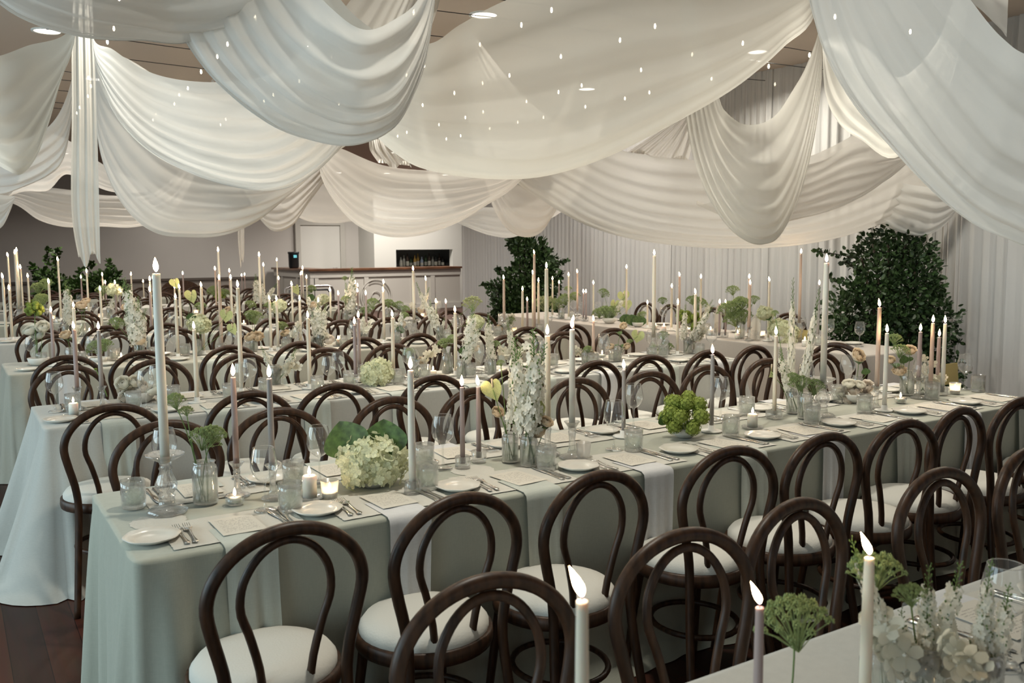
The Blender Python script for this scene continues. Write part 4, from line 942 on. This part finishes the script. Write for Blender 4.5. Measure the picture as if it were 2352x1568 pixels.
# yellow and cream cards standing on the tables
def card(px0, px1, pyt, pyb, pl, m_, desc, arch=False):
    a = planept(px0, pyb, pl); b = planept(px1, pyb, pl); t = planept(px0, pyt, pl); zb = TZ+.004; hgt = t.z-zb; w_ = (b-a).length
    n = 12; o = empty('standing_card', ((a.x+b.x)/2, (a.y+b.y)/2, zb), math.atan2(b.y-a.y, b.x-a.x))
    v = []
    for q in (0, 1):
        for i in range(n+1):
            u = i/n; z = hgt*(1-(.35*(2*abs(u-.5))**3 if arch else 0)); v += [((u-.5)*w_, q*.003, 0), ((u-.5)*w_, q*.003+.012, z)]
    m2 = 2*(n+1); f = []
    for i in range(n): f += [(2*i, 2*i+2, 2*i+3, 2*i+1), (m2+2*i+1, m2+2*i+3, m2+2*i+2, m2+2*i), (2*i+1, 2*i+3, m2+2*i+3, m2+2*i+1)]
    MB().add(v, f).build('card_front', m_, o, False)
    MB().box(-w_*.3, w_*.3, .012, .05, 0, .002).build('card_foot', m_, o, False)
    tag(o, desc, 'card')
card(2164, 2201, 838, 893, (2190, 893) and 3.14, M['yellow'], 'yellow card standing at the right end of the front table')
card(1722, 1745, 722, 764, 106.1, M['menu'], 'cream arch-topped card standing on the head table', True)
card(1640, 1655, 700, 745, 106.3, M['menu'], 'cream card standing at the middle of the head table', True)
card(1828, 1852, 756, 800, 106.35, M['yellow'], 'yellow card behind the white hydrangeas on the head table')
# ================================================================ FLOWERS
rf = random.Random(21)
def fib(n, i, lo=-1.0):
    z = 1-(1-lo)*(i+.5)/n; r = math.sqrt(max(0, 1-z*z)); a = i*2.39996; return Vector((r*math.cos(a), r*math.sin(a), z))
def frame(n):
    n = n.normalized(); t = n.cross(Vector((0, 0, 1))) if abs(n.z) < .95 else n.cross(Vector((1, 0, 0))); t.normalize(); return t, n.cross(t)
def floret(b, P, n, r, k=4, cup=.25, rot=0):
    t, s = frame(n); v = [P+n*r*.02]; f = []
    for i in range(k):
        a = rot+2*math.pi*i/k; w_ = math.pi/k*.95
        d = t*math.cos(a)+s*math.sin(a); l = t*math.cos(a-w_)+s*math.sin(a-w_); q = t*math.cos(a+w_)+s*math.sin(a+w_)
        j = len(v); v += [P+l*r*.68+n*r*cup*.6, P+(l+d).normalized()*r*.97+n*r*cup, P+d*r*1.02+n*r*cup*1.1, P+(q+d).normalized()*r*.97+n*r*cup, P+q*r*.68+n*r*cup*.6]
        f += [(0, j, j+1), (0, j+1, j+2), (0, j+2, j+3), (0, j+3, j+4)]
    b.add(v, f)
def octa(b, P, r):
    v = [P+Vector(d)*r for d in ((1,0,0),(-1,0,0),(0,1,0),(0,-1,0),(0,0,1),(0,0,-1))]
    b.add(v, [(0,2,4),(2,1,4),(1,3,4),(3,0,4),(2,0,5),(1,2,5),(3,1,5),(0,3,5)])
def jit(a): return Vector((rf.uniform(-a, a), rf.uniform(-a, a), rf.uniform(-a, a)))
def mk_hyd(n=270, lo=-.5):
    b = MB(); b.lathe([(0, -.6), (.5, -.5), (.68, 0), (.5, .45), (0, .6)], 12)
    for i in range(n):
        d = fib(n, i, lo); bump = 1+.22*noise.noise(d*1.9)+.12*noise.noise(d*4.5); nn = (d+jit(.6)).normalized(); Q = d*.88*bump; Q.z *= .88; floret(b, Q, nn, rf.uniform(.13, .20), 4, rf.uniform(.1, .4), rf.uniform(0, 6))
    return b.mesh('bloom', M['hyd'])
def mk_vib():
    b = MB(); L = [fib(17, i, -.55)*.72+jit(.1) for i in range(17)]
    for c in L:
        rr = rf.uniform(.26, .34); cc = Vector(c)
        b.lathe([(0, -rr*.9), (rr*.7, -rr*.6), (rr*.9, 0), (rr*.7, rr*.6), (0, rr*.9)], 8, cc)
        for i in range(46): d = fib(46, i); floret(b, cc+d*rr*.93, (d+jit(.25)).normalized(), .07, 4, .3, rf.uniform(0, 6))
    return b.mesh('bloom', M['vib'])
def mk_umbel(m_, droop=.35):
    b = MB()
    for i in range(46):
        q = math.sqrt((i+.5)/46); a = i*2.39996; c = Vector((q*math.cos(a), q*math.sin(a), -.15+(.75-droop*.3)*math.sqrt(max(0, 1.02-q*q))+rf.uniform(-.05, .05)))
        b.tube([(0, 0, -.5), c*.55+Vector((0, 0, -.15)), c], .012, 4, caps=False)
        for j in range(16):
            d = fib(16, j, -.2)*.105; octa(b, c+Vector((d.x, d.y, d.z*.9))+jit(.012), .034)
    return b.mesh('umbel_head', m_)
def mk_spike(seed):
    # larkspur: white florets thinning to green buds at the tip; height 1
    rf.seed(seed); b = MB(); g = MB(); pts = []
    for i in range(13): u = i/12; pts.append((.05*math.sin(u*2.5+seed), .04*math.sin(u*3+seed*2), u))
    g.tube(pts, [.011-.007*i/12 for i in range(13)], 5)
    for i in range(88):
        u = .26+.56*i/88; a = i*2.39996; c = Vector(cr(pts, u)); rr = .10*(1-.6*u)+rf.uniform(-.02, .02); d = Vector((math.cos(a), math.sin(a), rf.uniform(-.1, .45))).normalized()
        floret(b, c+d*rr, (d+jit(.45)).normalized(), .046*(1-.35*u), 5, .25, rf.uniform(0, 6))
        if i % 3 == 0: g.tube([c, c+d*rr*.9], .004, 3, caps=False)
    for i in range(22):
        u = .76+.24*i/22; a = i*2.39996; c = Vector(cr(pts, u)); d = Vector((math.cos(a), math.sin(a), .7)).normalized(); rr = .05*(1.3-u)
        e = c+d*(rr+.02); g.tube([c, e], .003, 3, caps=False); octa(g, e, .016*(1.5-u)); 
    for i in range(26):
        u = rf.uniform(.25, .8); c = Vector(cr(pts, u)); a = rf.uniform(0, 6); d = Vector((math.cos(a), math.sin(a), .3)); octa(g, c+d*.07, .012)
    return b.mesh('blossom', M['petal']), g.mesh('stem', M['stemg'])
def mk_rose(m_, seed, frill=.06):
    rf.seed(seed); b = MB()
    for L_ in range(7):
        rr = .30+.105*L_; pm = math.pi*(.90-.055*L_); k = 3+L_//2; tw = L_*1.3
        for j in range(k):
            a0 = tw+2*math.pi*j/k; wd = 2*math.pi/k*.70
            def fn(u, v, rr=rr, pm=pm, a0=a0, wd=wd, L_=L_):
                p = .25+(pm-.25)*v*(1-.10*(2*abs(u-.5))**2); a = a0+(u-.5)*2*wd; q = rr*(1+frill*math.sin(u*13+a0*3)*v+.10*v**6*L_/3+.03*(u-.5))
                return (q*math.sin(p)*math.cos(a), q*math.sin(p)*math.sin(a), -q*math.cos(p)*.82)
            b.grid(fn, 7, 6)
    b.lathe([(0, -.42), (.18, -.36), (.22, -.22), (.1, -.1)], 8)
    return b.mesh('rose_bloom', m_)
def mk_anth():
    # heart-shaped spathe, curved
    def fn(u, v):
        a = u*2*math.pi; X = math.sin(a)**3*.82*v; Y = (13*math.cos(a)-5*math.cos(2*a)-2*math.cos(3*a)-math.cos(4*a))/16*v
        return (X, Y, .30*X*X-.18*Y*Y+.03*math.sin(a*5)*v)
    return MB().grid(fn, 36, 8).mesh('spathe', M['spathe'])
def mk_leaf(m_, w_=.45, nm='leaf'):
    def fn(u, v):
        wd = w_*math.sin(math.pi*v**.8)**.8; x = (u-.5)*2*wd
        return (x, v, .12*abs(x)/max(w_, .01)+.25*v*v*-.4+.02*math.sin(v*20)*abs(x))
    return MB().grid(fn, 6, 12).mesh(nm, m_)
def mk_star():
    b = MB()
    for i in range(5): floret(b, Vector((0, 0, 0)), Vector((0, 0, 1)), 1.0, 5, .25, 0)
    octa(b, Vector((0, 0, .1)), .16); return b.mesh('flower', M['petal'])
FM = {'hyd': [mk_hyd(), mk_hyd(230, -.7)], 'vib': [mk_vib()], 'umb': [mk_umbel(M['umbel']), mk_umbel(M['umbel'], .15)], 'umbp': [mk_umbel(M['umbelp'], .3)],
      'rose': [mk_rose(M['rose'], 3), mk_rose(M['rose'], 5, .12)], 'ran': [mk_rose(M['blushp'], 7), mk_rose(M['petal'], 8, .03)], 'anth': [mk_anth()], 'star': [mk_star()],
      'leaf': [mk_leaf(M['leaf2'])], 'roundleaf': [mk_leaf(M['leaf2'], .62)]}
SP = [mk_spike(1), mk_spike(4), mk_spike(9)]
vase_me = MB().lathe([(0, .002), (.028, .002), (.030, .006), (.030, .088), (.027, .096), (.024, .100), (.027, .106), (.0255, .106), (.0225, .099), (.0285, .086), (.0285, .008), (0, .006)], 24).mesh('vase_body', M['heavy'])
vwater = MB().lathe([(0, .008), (.028, .008), (.028, .065), (0, .065)], 16).mesh('water', M['water'])
bowl_me = MB().lathe([(0, .002), (.035, .002), (.055, .02), (.062, .045), (.058, .047), (.05, .024), (0, .012)], 24).mesh('bowl', M['ceramic'])
FN = {'hyd': ('cream hydrangea', 'hydrangea_stem'), 'vib': ('green viburnum cluster', 'viburnum_stem'), 'umb': ('green lace-flower', 'lace_flower_stem'), 'umbp': ('pale lace-flower', 'lace_flower_stem'), 'rose': ('cream rose', 'rose_stem'),
      'ran': ('white ranunculus', 'ranunculus'), 'anth': ('pale green anthurium', 'anthurium_stem'), 'spike': ('white larkspur spike', 'larkspur_stem'), 'orchid': ('white orchid spray', 'orchid_stem'), 'roundleaf': ('round green leaf', 'leaf_stem')}
DIM = {'hyd': .102, 'vib': .085, 'umb': .048, 'umbp': .060, 'rose': .026, 'ran': .026, 'anth': .055, 'roundleaf': .10}
def flower(kind, B_, P, s=1.0, tilt=None, rz=None):
    # B_: where the stem stands, P: where the bloom sits
    B_ = Vector(B_); P = Vector(P); _, _, k = clamp_tab(B_.x, B_.y)
    dirv = (P-B_); root = empty(FN[kind][1], B_)
    L = P-B_
    if kind == 'spike':
        me, st = SP[rf.randrange(3)]; H_ = L.length; q = Vector((0, 0, 1)).rotation_difference(L.normalized())
        for nm, m2 in (('blossom', me), ('stem', st)):
            o = obj(nm, m2, root); o.rotation_mode = 'QUATERNION'; o.rotation_quaternion = q; o.scale = (max(.16, H_*s), max(.16, H_*s), H_)
    else:
        mid = L*.5+Vector((rf.uniform(-.01, .01), rf.uniform(-.01, .01), .02))
        end = L
        if kind not in ('ran',) or L.length > .06:
            MB().tube([cr([(0, 0, 0), tuple(mid), tuple(end)], i/6) for i in range(7)], .0017 if kind != 'vib' else .003, 5).build('stem', M['stemg'], root)
        if kind == 'orchid':
            for i in range(int(9*s)):
                u = .45+.55*i/(9*s); c = Vector(cr([(0, 0, 0), tuple(mid), tuple(end)], u))+jit(.02); o = obj('flower', FM['star'][0], root, c); o.scale = (.027*rf.uniform(.8, 1.2),)*3
                o.rotation_euler = (rf.uniform(.6, 1.8), 0, rf.uniform(-1.6, 0))
        else:
            nm = {'umb': 'umbel_head', 'umbp': 'umbel_head', 'rose': 'bloom', 'ran': 'bloom', 'anth': 'spathe', 'roundleaf': 'leaf_blade'}.get(kind, 'bloom')
            o = obj(nm, rf.choice(FM[kind]), root, end); o.scale = (DIM[kind]*s, DIM[kind]*s, DIM[kind]*s*(1.35 if kind[:2] == 'um' else 1))
            if kind in ('anth', 'roundleaf'): o.rotation_euler = tilt or (R(100), R(rf.uniform(-20, 20)), R(-32+rf.uniform(-25, 25)))
            elif kind in ('rose', 'ran'): o.rotation_euler = tilt or (R(rf.uniform(25, 60)), 0, R(rf.uniform(-70, 10)))
            else: o.rotation_euler = tilt or (R(rf.uniform(-15, 25)), R(rf.uniform(-15, 15)), rf.uniform(0, 6))
            if kind == 'anth': MB().tube([tuple(end+Vector((0, 0, .01))), tuple(end+Vector((-.012, -.012, .045)))], .004, 6).build('spadix', M['rose'], root)
            if kind == 'rose' and s >= 1:
                for sg in (-1, 1):
                    l = obj('leaf', FM['leaf'][0], root, tuple(Vector(mid)*1.25)); l.scale = (.045,)*3; l.rotation_euler = (R(40), 0, sg*1.4+rf.uniform(-.5, .5))
    return reg(root, FN[kind][0], f'on {NAMES[k]}', 'flower', FN[kind][0]+'s on '+NAMES[k])
def arrange(px, py, pl, items, vessel='vase', vs_=1.0):
    P = at_z(px, py, TZ) if pl is None else planept(px, py, pl)
    x, y, k = clamp_tab(P.x, P.y); z = TZ+.003
    if vessel:
        if vessel == 'vase':
            o = empty('bud_vase', (x, y, z)); obj('vase_body', vase_me, o); obj('water', vwater, o); o.scale = (vs_,)*3; reg(o, 'clear glass bud vase', f'on {NAMES[k]}', 'vase', 'glass bud vases on '+NAMES[k])
        else:
            o = obj('flower_bowl', bowl_me, None, (x, y, z)); o.scale = (vs_,)*3; reg(o, 'low white flower bowl', f'on {NAMES[k]}', 'bowl', 'low flower bowls')
    fwd = Vector((FW.x, FW.y, 0)).normalized(); dist = (Vector((x, y, 0))).dot(fwd)
    for it in items:
        kind, fx, fy = it[:3]; s = it[3] if len(it) > 3 else 1; tl = it[4] if len(it) > 4 else None
        d = ray(fx, fy); t = (dist+rf.uniform(-.02, .02))/d.dot(fwd); Q = EYE+d*t
        if kind == 'spike' and Q.z < TZ+.15: Q.z = TZ+.15
        b0 = (x+rf.uniform(-.012, .012)*vs_, y+rf.uniform(-.012, .012)*vs_, z+(.012 if vessel == 'vase' else .02))
        flower(kind, b0, Q, s, tl)
up = (R(105), R(8), R(-30))
# ---- front table
arrange(473, 1158, None, [('umb', 470, 1012, 1.1), ('umb', 490, 1000, .9), ('umb', 402, 925, .75), ('umb', 428, 946, .5)], vs_=1.35)
arrange(858, 1118, None, [('hyd', 855, 1062, 1.22), ('roundleaf', 812, 1048, 1.35, (R(80), R(-24), R(-32))), ('roundleaf', 885, 1050, 1.35, (R(78), R(-4), R(-32)))], 'bowl')
arrange(1172, 1062, None, [('anth', 1132, 895, 1.0), ('rose', 1144, 946, .95), ('spike', 1206, 800, .75), ('umb', 1150, 835, .35)], vs_=1.1)
arrange(1215, 1072, None, [('spike', 1222, 757, .85), ('spike', 1195, 775, .8), ('spike', 1245, 790, .75), ('anth', 1217, 950, 1.35), ('rose', 1236, 988, 1.25), ('rose', 1256, 968, 1.0)], vs_=1.15)
arrange(1572, 1005, None, [('vib', 1574, 955, 1.32), ('roundleaf', 1530, 975, .55)], 'bowl')
arrange(1822, 950, None, [('spike', 1818, 642, .30), ('spike', 1800, 800, .9), ('anth', 1772, 856, .7, (R(60), R(60), 0)), ('umb', 1780, 720, .4)], vs_=1.2)
arrange(1848, 962, None, [('umb', 1838, 882, 1.15), ('umb', 1870, 892, 1.1), ('spike', 1878, 664, .36), ('umb', 1822, 868, .7)], vs_=1.2)
arrange(1962, 925, None, [('ran', 1932, 902, 1.35), ('ran', 1950, 880, 1.3), ('ran', 1962, 895, 1.35), ('ran', 1985, 905, 1.3), ('ran', 1946, 918, 1.35), ('ran', 1972, 915, 1.3), ('ran', 1992, 886, 1.3), ('ran', 1975, 882, 1.1), ('ran', 1958, 928, 1.2)], 'bowl')
arrange(1968, 906, None, [('rose', 1972, 815, 1.55), ('roundleaf', 1990, 860, .4)])
arrange(2082, 908, None, [('rose', 2066, 850, 1.4), ('rose', 2090, 803, 1.3), ('umb', 2055, 780, .9), ('umb', 2070, 808, 1.1), ('rose', 2045, 826, 1.0), ('roundleaf', 2075, 835, .5)], vs_=1.3)
arrange(2120, 905, None, [('orchid', 2170, 862, 1.0), ('orchid', 2128, 822, .6), ('orchid', 2090, 865, 1.0)])
# ---- second table
arrange(322, 925, None, [('ran', 282, 880, 1.6), ('ran', 300, 905, 1.7), ('ran', 322, 892, 1.7), ('ran', 350, 895, 1.6), ('ran', 290, 912, 1.6), ('ran', 330, 912, 1.6), ('ran', 312, 875, 1.5)], 'bowl', 1.3)
arrange(618, 880, None, [('spike', 680, 800, 1.2), ('spike', 600, 795, .9), ('orchid', 690, 838, .7), ('orchid', 640, 850, 1.0)], vs_=1.2)
arrange(868, 885, None, [('hyd', 866, 857, 1.0), ('roundleaf', 860, 852, .8, (R(80), R(60), R(-32)))], 'bowl')
arrange(228, 848, 5.6, [('vib', 220, 848, .1)], None)
arrange(1028, 858, None, [('umb', 1020, 790, 1.0), ('umb', 1038, 780, .8), ('rose', 1095, 800, .9)], vs_=1.3)
arrange(1060, 868, None, [('spike', 1085, 700, .9), ('spike', 1115, 745, .8), ('roundleaf', 1065, 815, .6)], vs_=1.1)
arrange(1130, 862, None, [('spike', 1128, 722, .8), ('umb', 1140, 790, .6)])
arrange(1418, 830, None, [('rose', 1402, 796, 1.1), ('anth', 1465, 772, 1.1), ('rose', 1432, 748, 1.1), ('umb', 1446, 785, .5), ('rose', 1440, 795, 1.0)], vs_=1.1)
arrange(1528, 815, None, [('umb', 1523, 772, 1.0), ('umb', 1530, 800, 1.3), ('umb', 1505, 805, 1.1)], vs_=1.1)
arrange(1580, 812, None, [('spike', 1635, 700, .8), ('spike', 1572, 700, .7), ('orchid', 1620, 760, 1.0), ('spike', 1600, 745, .9)], vs_=1.2)
arrange(955, 868, None, [('orchid', 1000, 800, .9), ('umb', 940, 812, .9), ('rose', 968, 828, 1.0)])
arrange(1180, 858, None, [('spike', 1165, 740, .8), ('orchid', 1150, 800, 1.0), ('rose', 1190, 828, 1.1), ('orchid', 1215, 790, 1.0)], vs_=1.1)
arrange(1345, 838, None, [('orchid', 1320, 800, .7), ('umb', 1350, 805, .8), ('rose', 1362, 812, 1.0)])
# ---- third table
arrange(85, 772, 7.4, [('ran', 68, 757, 1.9), ('ran', 88, 765, 1.9), ('ran', 98, 750, 1.8), ('umb', 78, 710, 1.0), ('vib', 80, 712, .8)], 'bowl', 1.2)
arrange(320, 800, 7.3, [('spike', 285, 640, .9), ('spike', 305, 655, .85), ('spike', 325, 690, .9), ('spike', 340, 710, .9), ('umb', 268, 745, 1.3), ('rose', 322, 782, 1.6), ('spike', 295, 700, .9)], vs_=1.3)
arrange(225, 800, 7.25, [('umb', 225, 800, 1.7), ('umb', 240, 795, 1.3)], 'bowl')
arrange(452, 790, 7.35, [('hyd', 458, 745, .9), ('anth', 520, 725, 1.2), ('anth', 535, 755, 1.1), ('roundleaf', 440, 738, .7)], vs_=1.2)
arrange(582, 790, 7.35, [('umb', 585, 732, 1.5), ('rose', 575, 772, 1.8), ('rose', 592, 772, 1.8), ('umb', 575, 725, 1.1)], vs_=1.2)
arrange(735, 800, 7.35, [('spike', 738, 690, 1.1), ('spike', 722, 715, 1.1), ('spike', 755, 700, 1.0), ('ran', 725, 785, 1.8), ('ran', 755, 780, 1.8), ('orchid', 748, 770, 1.)], vs_=1.2)
arrange(912, 795, 7.35, [('spike', 905, 720, 1.1), ('spike', 925, 705, .9), ('rose', 925, 745, 1.3), ('roundleaf', 918, 765, .7), ('umb', 930, 725, .8)], vs_=1.2)
arrange(1010, 790, 7.35, [('spike', 960, 648, .5), ('spike', 985, 690, .9), ('spike', 1000, 710, 1.0), ('spike', 1020, 730, .9), ('umbp', 1085, 700, 1.6), ('hyd', 1092, 740, .8)], vs_=1.2)
arrange(160, 795, 7.3, [('orchid', 190, 745, 1.2), ('rose', 150, 768, 1.5)], vs_=1.2)
arrange(660, 795, 7.35, [('rose', 655, 765, 1.5), ('orchid', 690, 745, 1.0), ('umb', 648, 750, 1.0)], vs_=1.2)
arrange(830, 795, 7.35, [('orchid', 850, 740, 1.1), ('rose', 822, 768, 1.5), ('spike', 835, 715, .7)], vs_=1.2)
arrange(1160, 778, 7.4, [('orchid', 1180, 720, 1.1), ('rose', 1150, 752, 1.5), ('umb', 1172, 738, 1.1)], vs_=1.2)
# ---- fourth table and beyond
arrange(300, 742, 9.65, [('orchid', 310, 690, 1.1), ('rose', 290, 705, 1.7), ('spike', 318, 680, .8)], vs_=1.2)
arrange(530, 740, 9.65, [('orchid', 545, 695, 1.1), ('rose', 522, 712, 1.7)], vs_=1.2)
arrange(720, 738, 9.65, [('orchid', 735, 680, 1.2), ('spike', 705, 670, .8), ('rose', 720, 700, 1.7)], vs_=1.2)
arrange(960, 742, 9.65, [('spike', 985, 660, .8), ('orchid', 945, 700, 1.1), ('rose', 965, 712, 1.6)], vs_=1.2)
arrange(150, 745, 9.65, [('spike', 152, 645, .8), ('spike', 160, 660, .9), ('rose', 187, 700, 1.8), ('umb', 96, 690, 1.6)], vs_=1.2)
arrange(188, 738, 9.65, [('rose', 198, 690, 1.5), ('rose', 185, 700, 1.9)], vs_=1.2)
arrange(430, 742, 9.65, [('anth', 440, 680, 1.6), ('umb', 460, 705, 1.3), ('anth', 402, 650, 1.2)], vs_=1.2)
arrange(640, 735, 9.65, [('umb', 620, 705, 1.4), ('umb', 575, 700, 1.3), ('hyd', 640, 705, .9)], vs_=1.2)
arrange(600, 700, 12.0, [('spike', 585, 630, 1.0), ('spike', 598, 640, 1.0), ('spike', 635, 650, .9)], vs_=1.2)
arrange(795, 738, 9.65, [('spike', 808, 615, .8), ('spike', 795, 650, .9), ('spike', 815, 640, .9), ('umb', 792, 640, .7), ('umb', 795, 690, 1.3), ('umb', 855, 700, 1.8), ('umb', 840, 715, 1.4)], vs_=1.3)
arrange(890, 740, 9.65, [('umb', 893, 698, 1.5), ('umb', 915, 702, 1.4), ('umb', 930, 712, 1.3)], vs_=1.2)
arrange(500, 705, 12.0, [('umb', 490, 670, 1.8), ('umb', 515, 675, 1.6), ('vib', 505, 680, .9)], vs_=1.2)
arrange(250, 700, 12.0, [('umb', 235, 670, 1.8), ('hyd', 262, 668, 1.0), ('spike', 285, 650, .9)], vs_=1.2)
arrange(90, 700, 12.0, [('umb', 88, 665, 1.9), ('umb', 105, 655, 1.8), ('umb', 98, 690, 1.8), ('vib', 75, 700, .9)], vs_=1.2)
arrange(730, 700, 12.0, [('umb', 715, 665, 1.5), ('anth', 680, 665, 1.6), ('roundleaf', 712, 690, 1.0), ('hyd', 740, 690, 1.0)], vs_=1.2)
# ---- head table
arrange(1290, 735, 106.1, [('umb', 1298, 690, 2.0), ('umb', 1275, 700, 2.0), ('umb', 1320, 682, 1.4), ('umbp', 1250, 700, 2.2), ('umb', 1305, 665, 1.0)], vs_=1.2)
arrange(1400, 742, 106.15, [('umb', 1386, 675, 1.4), ('umb', 1392, 722, 2.2), ('umb', 1375, 720, 1.6), ('umb', 1405, 720, 2.0), ('anth', 1432, 680, 1.5), ('anth', 1412, 700, 1.4), ('anth', 1440, 700, 1.3), ('spike', 1442, 680, .9)], 'bowl', 1.3)
arrange(1465, 752, 106.12, [('roundleaf', 1432, 722, 1.0, (R(95), R(160), R(-32))), ('roundleaf', 1450, 722, 1.2, (R(95), R(175), R(-32))), ('roundleaf', 1470, 725, 1.2, (R(95), R(185), R(-32))), ('umb', 1475, 725, 1.2)], 'bowl')
arrange(1600, 765, 106.12, [('umb', 1590, 690, 1.3), ('umb', 1605, 700, 1.8), ('vib', 1590, 740, 1.3), ('umb', 1522, 692, 1.0), ('spike', 1640, 690, .8), ('spike', 1565, 705, .9), ('vib', 1572, 730, 1.0)], vs_=1.3)
arrange(1700, 772, 106.12, [('umb', 1683, 668, 1.3), ('umb', 1675, 715, 2.2), ('umb', 1695, 710, 2.2), ('umb', 1702, 700, 1.8), ('umb', 1688, 735, 2.2), ('umb', 1732, 690, 1.1), ('umb', 1705, 730, 2.0)], vs_=1.4)
arrange(1790, 800, 106.12, [('hyd', 1790, 755, 1.0), ('hyd', 1810, 760, .9), ('hyd', 1757, 720, .75), ('hyd', 1805, 785, .9), ('roundleaf', 1768, 735, .5)], 'bowl', 1.3)
# ---- nearest table
arrange(1826, 1640, .95, [('umb', 1825, 1442, 1.25)])
arrange(2010, 1600, .98, [('umb', 2012, 1316, 1.0), ('umb', 1990, 1320, .7)])
arrange(2120, 1640, .92, [('spike', 1968, 1235, .5), ('spike', 2150, 1300, .75), ('spike', 2120, 1370, 1.0), ('spike', 2060, 1400, 1.0), ('spike', 2200, 1290, .75), ('umb', 2090, 1370, .6), ('orchid', 2060, 1480, 1.3), ('orchid', 2010, 1430, 1.0)], vs_=1.2)
arrange(2250, 1640, .85, [('spike', 2290, 1290, .6), ('spike', 2250, 1370, 1.0), ('orchid', 2180, 1480, 1.4), ('spike', 2310, 1340, .8)], vs_=1.2)

# ================================================================ TALL LEAFY PLANTS
def plant(desc, name, dist, blobs, sprigs, nl, size, m_, depth=.35, ground=True, blossoms=0):
    fwd = Vector((FW.x, FW.y, 0)).normalized()
    def at(px, py, dd=0): d = ray(px, py); return EYE+d*((dist+dd)/d.dot(fwd))
    k = dist/FPX; c0 = at(sum(b[0] for b in blobs)/len(blobs), 700); root = empty(name, (c0.x, c0.y, 0)); O = Vector((c0.x, c0.y, 0))
    lf = MB(); br = MB(); rr = random.Random(len(desc))
    def leaf(P, d, s):
        d = d.normalized(); t, q = frame(d); a = rr.uniform(0, 6.28); wv = t*math.cos(a)+q*math.sin(a); n = d.cross(wv)
        lf.add([P, P+d*s*.35+wv*s*.3+n*s*.06, P+d*s*.75+wv*s*.24+n*s*.02, P+d*s, P+d*s*.75-wv*s*.24+n*s*.02, P+d*s*.35-wv*s*.3+n*s*.06, P+d*s*.5-n*s*.05],
               [(0, 1, 6), (1, 2, 6), (2, 3, 6), (3, 4, 6), (4, 5, 6), (5, 0, 6)])
    tot = sum(b[2]**2 for b in blobs)
    for (bx, by, br_) in blobs:
        c = at(bx, by)-O; rad = br_*k; n = int(nl*br_**2/tot)
        br.tube([(0, 0, 0) if ground else c*1.0-Vector((0, 0, rad)), tuple(c*.5+Vector((0, 0, .2)) if ground else c), tuple(c)], .012, 5)
        for i in range(n):
            d = Vector((rr.gauss(0, 1), rr.gauss(0, 1), rr.gauss(0, 1))).normalized(); q = rr.random()**.45
            P = c+d*rad*q*(1+.25*noise.noise(d*3)); P.z = max(P.z, .02)
            leaf(P, (d+Vector((rr.uniform(-1, 1), rr.uniform(-1, 1), rr.uniform(-.6, .9)))*.8), size*rr.uniform(.6, 1.25))
    for S in sprigs:
        pts = [tuple(at(x, y, .1*math.sin(i))-O) for i, (x, y) in enumerate(S)]
        n = 26; path = [cr(pts, i/n) for i in range(n+1)]; br.tube(path, .004, 4)
        for i in range(3, n+1):
            P = Vector(path[i]); 
            for j in range(2): leaf(P, Vector((rr.uniform(-1, 1), rr.uniform(-1, 1), rr.uniform(-.5, 1))), size*rr.uniform(.8, 1.2))
    lf.build('foliage', m_, root); br.build('branches', M['bark'], root)
    tag(root, desc, 'plant'); return root
plant('large dark green leafy arrangement at the right, standing before the curtains', 'leafy_arrangement', 8.15,
      [(2040, 545, 38), (2080, 560, 42), (2005, 560, 34), (2050, 600, 62), (2100, 620, 55), (2010, 650, 60), (2070, 680, 85), (2000, 720, 80), (2110, 720, 70), (1960, 760, 60), (2050, 790, 105), (2130, 800, 55), (1960, 850, 80), (2080, 880, 100), (2000, 930, 100), (2090, 980, 110), (1930, 720, 50), (1978, 592, 36), (2112, 582, 36), (2128, 655, 42), (1962, 668, 40), (2150, 740, 60), (2150, 860, 60)],
      [[(1990, 600), (1930, 585), (1890, 580), (1874, 578)], [(1990, 680), (1950, 655), (1915, 645), (1902, 632)], [(2120, 760), (2160, 765), (2190, 780), (2205, 785)], [(2060, 530), (2068, 515), (2080, 500)], [(2100, 600), (2130, 590), (2140, 560)], [(2130, 680), (2155, 690), (2160, 660)], [(2000, 640), (1960, 612), (1935, 600)], [(2150, 860), (2180, 880), (2270, 900), (2300, 885)]],
      13000, .050, M['leaf'])
plant('dark green leafy arrangement standing behind the tables left of the head table', 'leafy_arrangement', 12.3,
      [(1205, 572, 30), (1235, 575, 26), (1190, 560, 22), (1240, 610, 40), (1210, 640, 48), (1255, 650, 34), (1180, 680, 45), (1220, 700, 52), (1145, 665, 24), (1160, 710, 36), (1190, 735, 45), (1250, 720, 40)],
      [[(1250, 610), (1280, 605), (1305, 600)], [(1160, 680), (1130, 660), (1108, 655)], [(1190, 600), (1172, 620), (1165, 640)], [(1170, 660), (1150, 625), (1140, 618)], [(1265, 650), (1285, 640), (1290, 625)], [(1200, 560), (1180, 548), (1172, 552)]],
      6500, .065, M['leaf'])
plant('spread of green foliage and pale flowers before the grey back wall', 'foliage_arrangement', 19.0,
      [(105, 640, 20), (125, 650, 26), (112, 668, 30), (145, 672, 30), (180, 668, 30), (215, 655, 28), (240, 648, 24), (250, 640, 18), (225, 675, 32), (265, 665, 24), (190, 690, 30), (120, 690, 30)],
      [[(110, 640), (108, 600), (112, 572)], [(125, 640), (128, 600), (136, 570)], [(160, 660), (190, 620), (215, 605)], [(85, 650), (78, 620), (74, 610)], [(250, 640), (252, 615), (248, 600)], [(255, 650), (268, 635), (272, 628)]],
      2600, .11, M['leaf2'])
finish_labels()
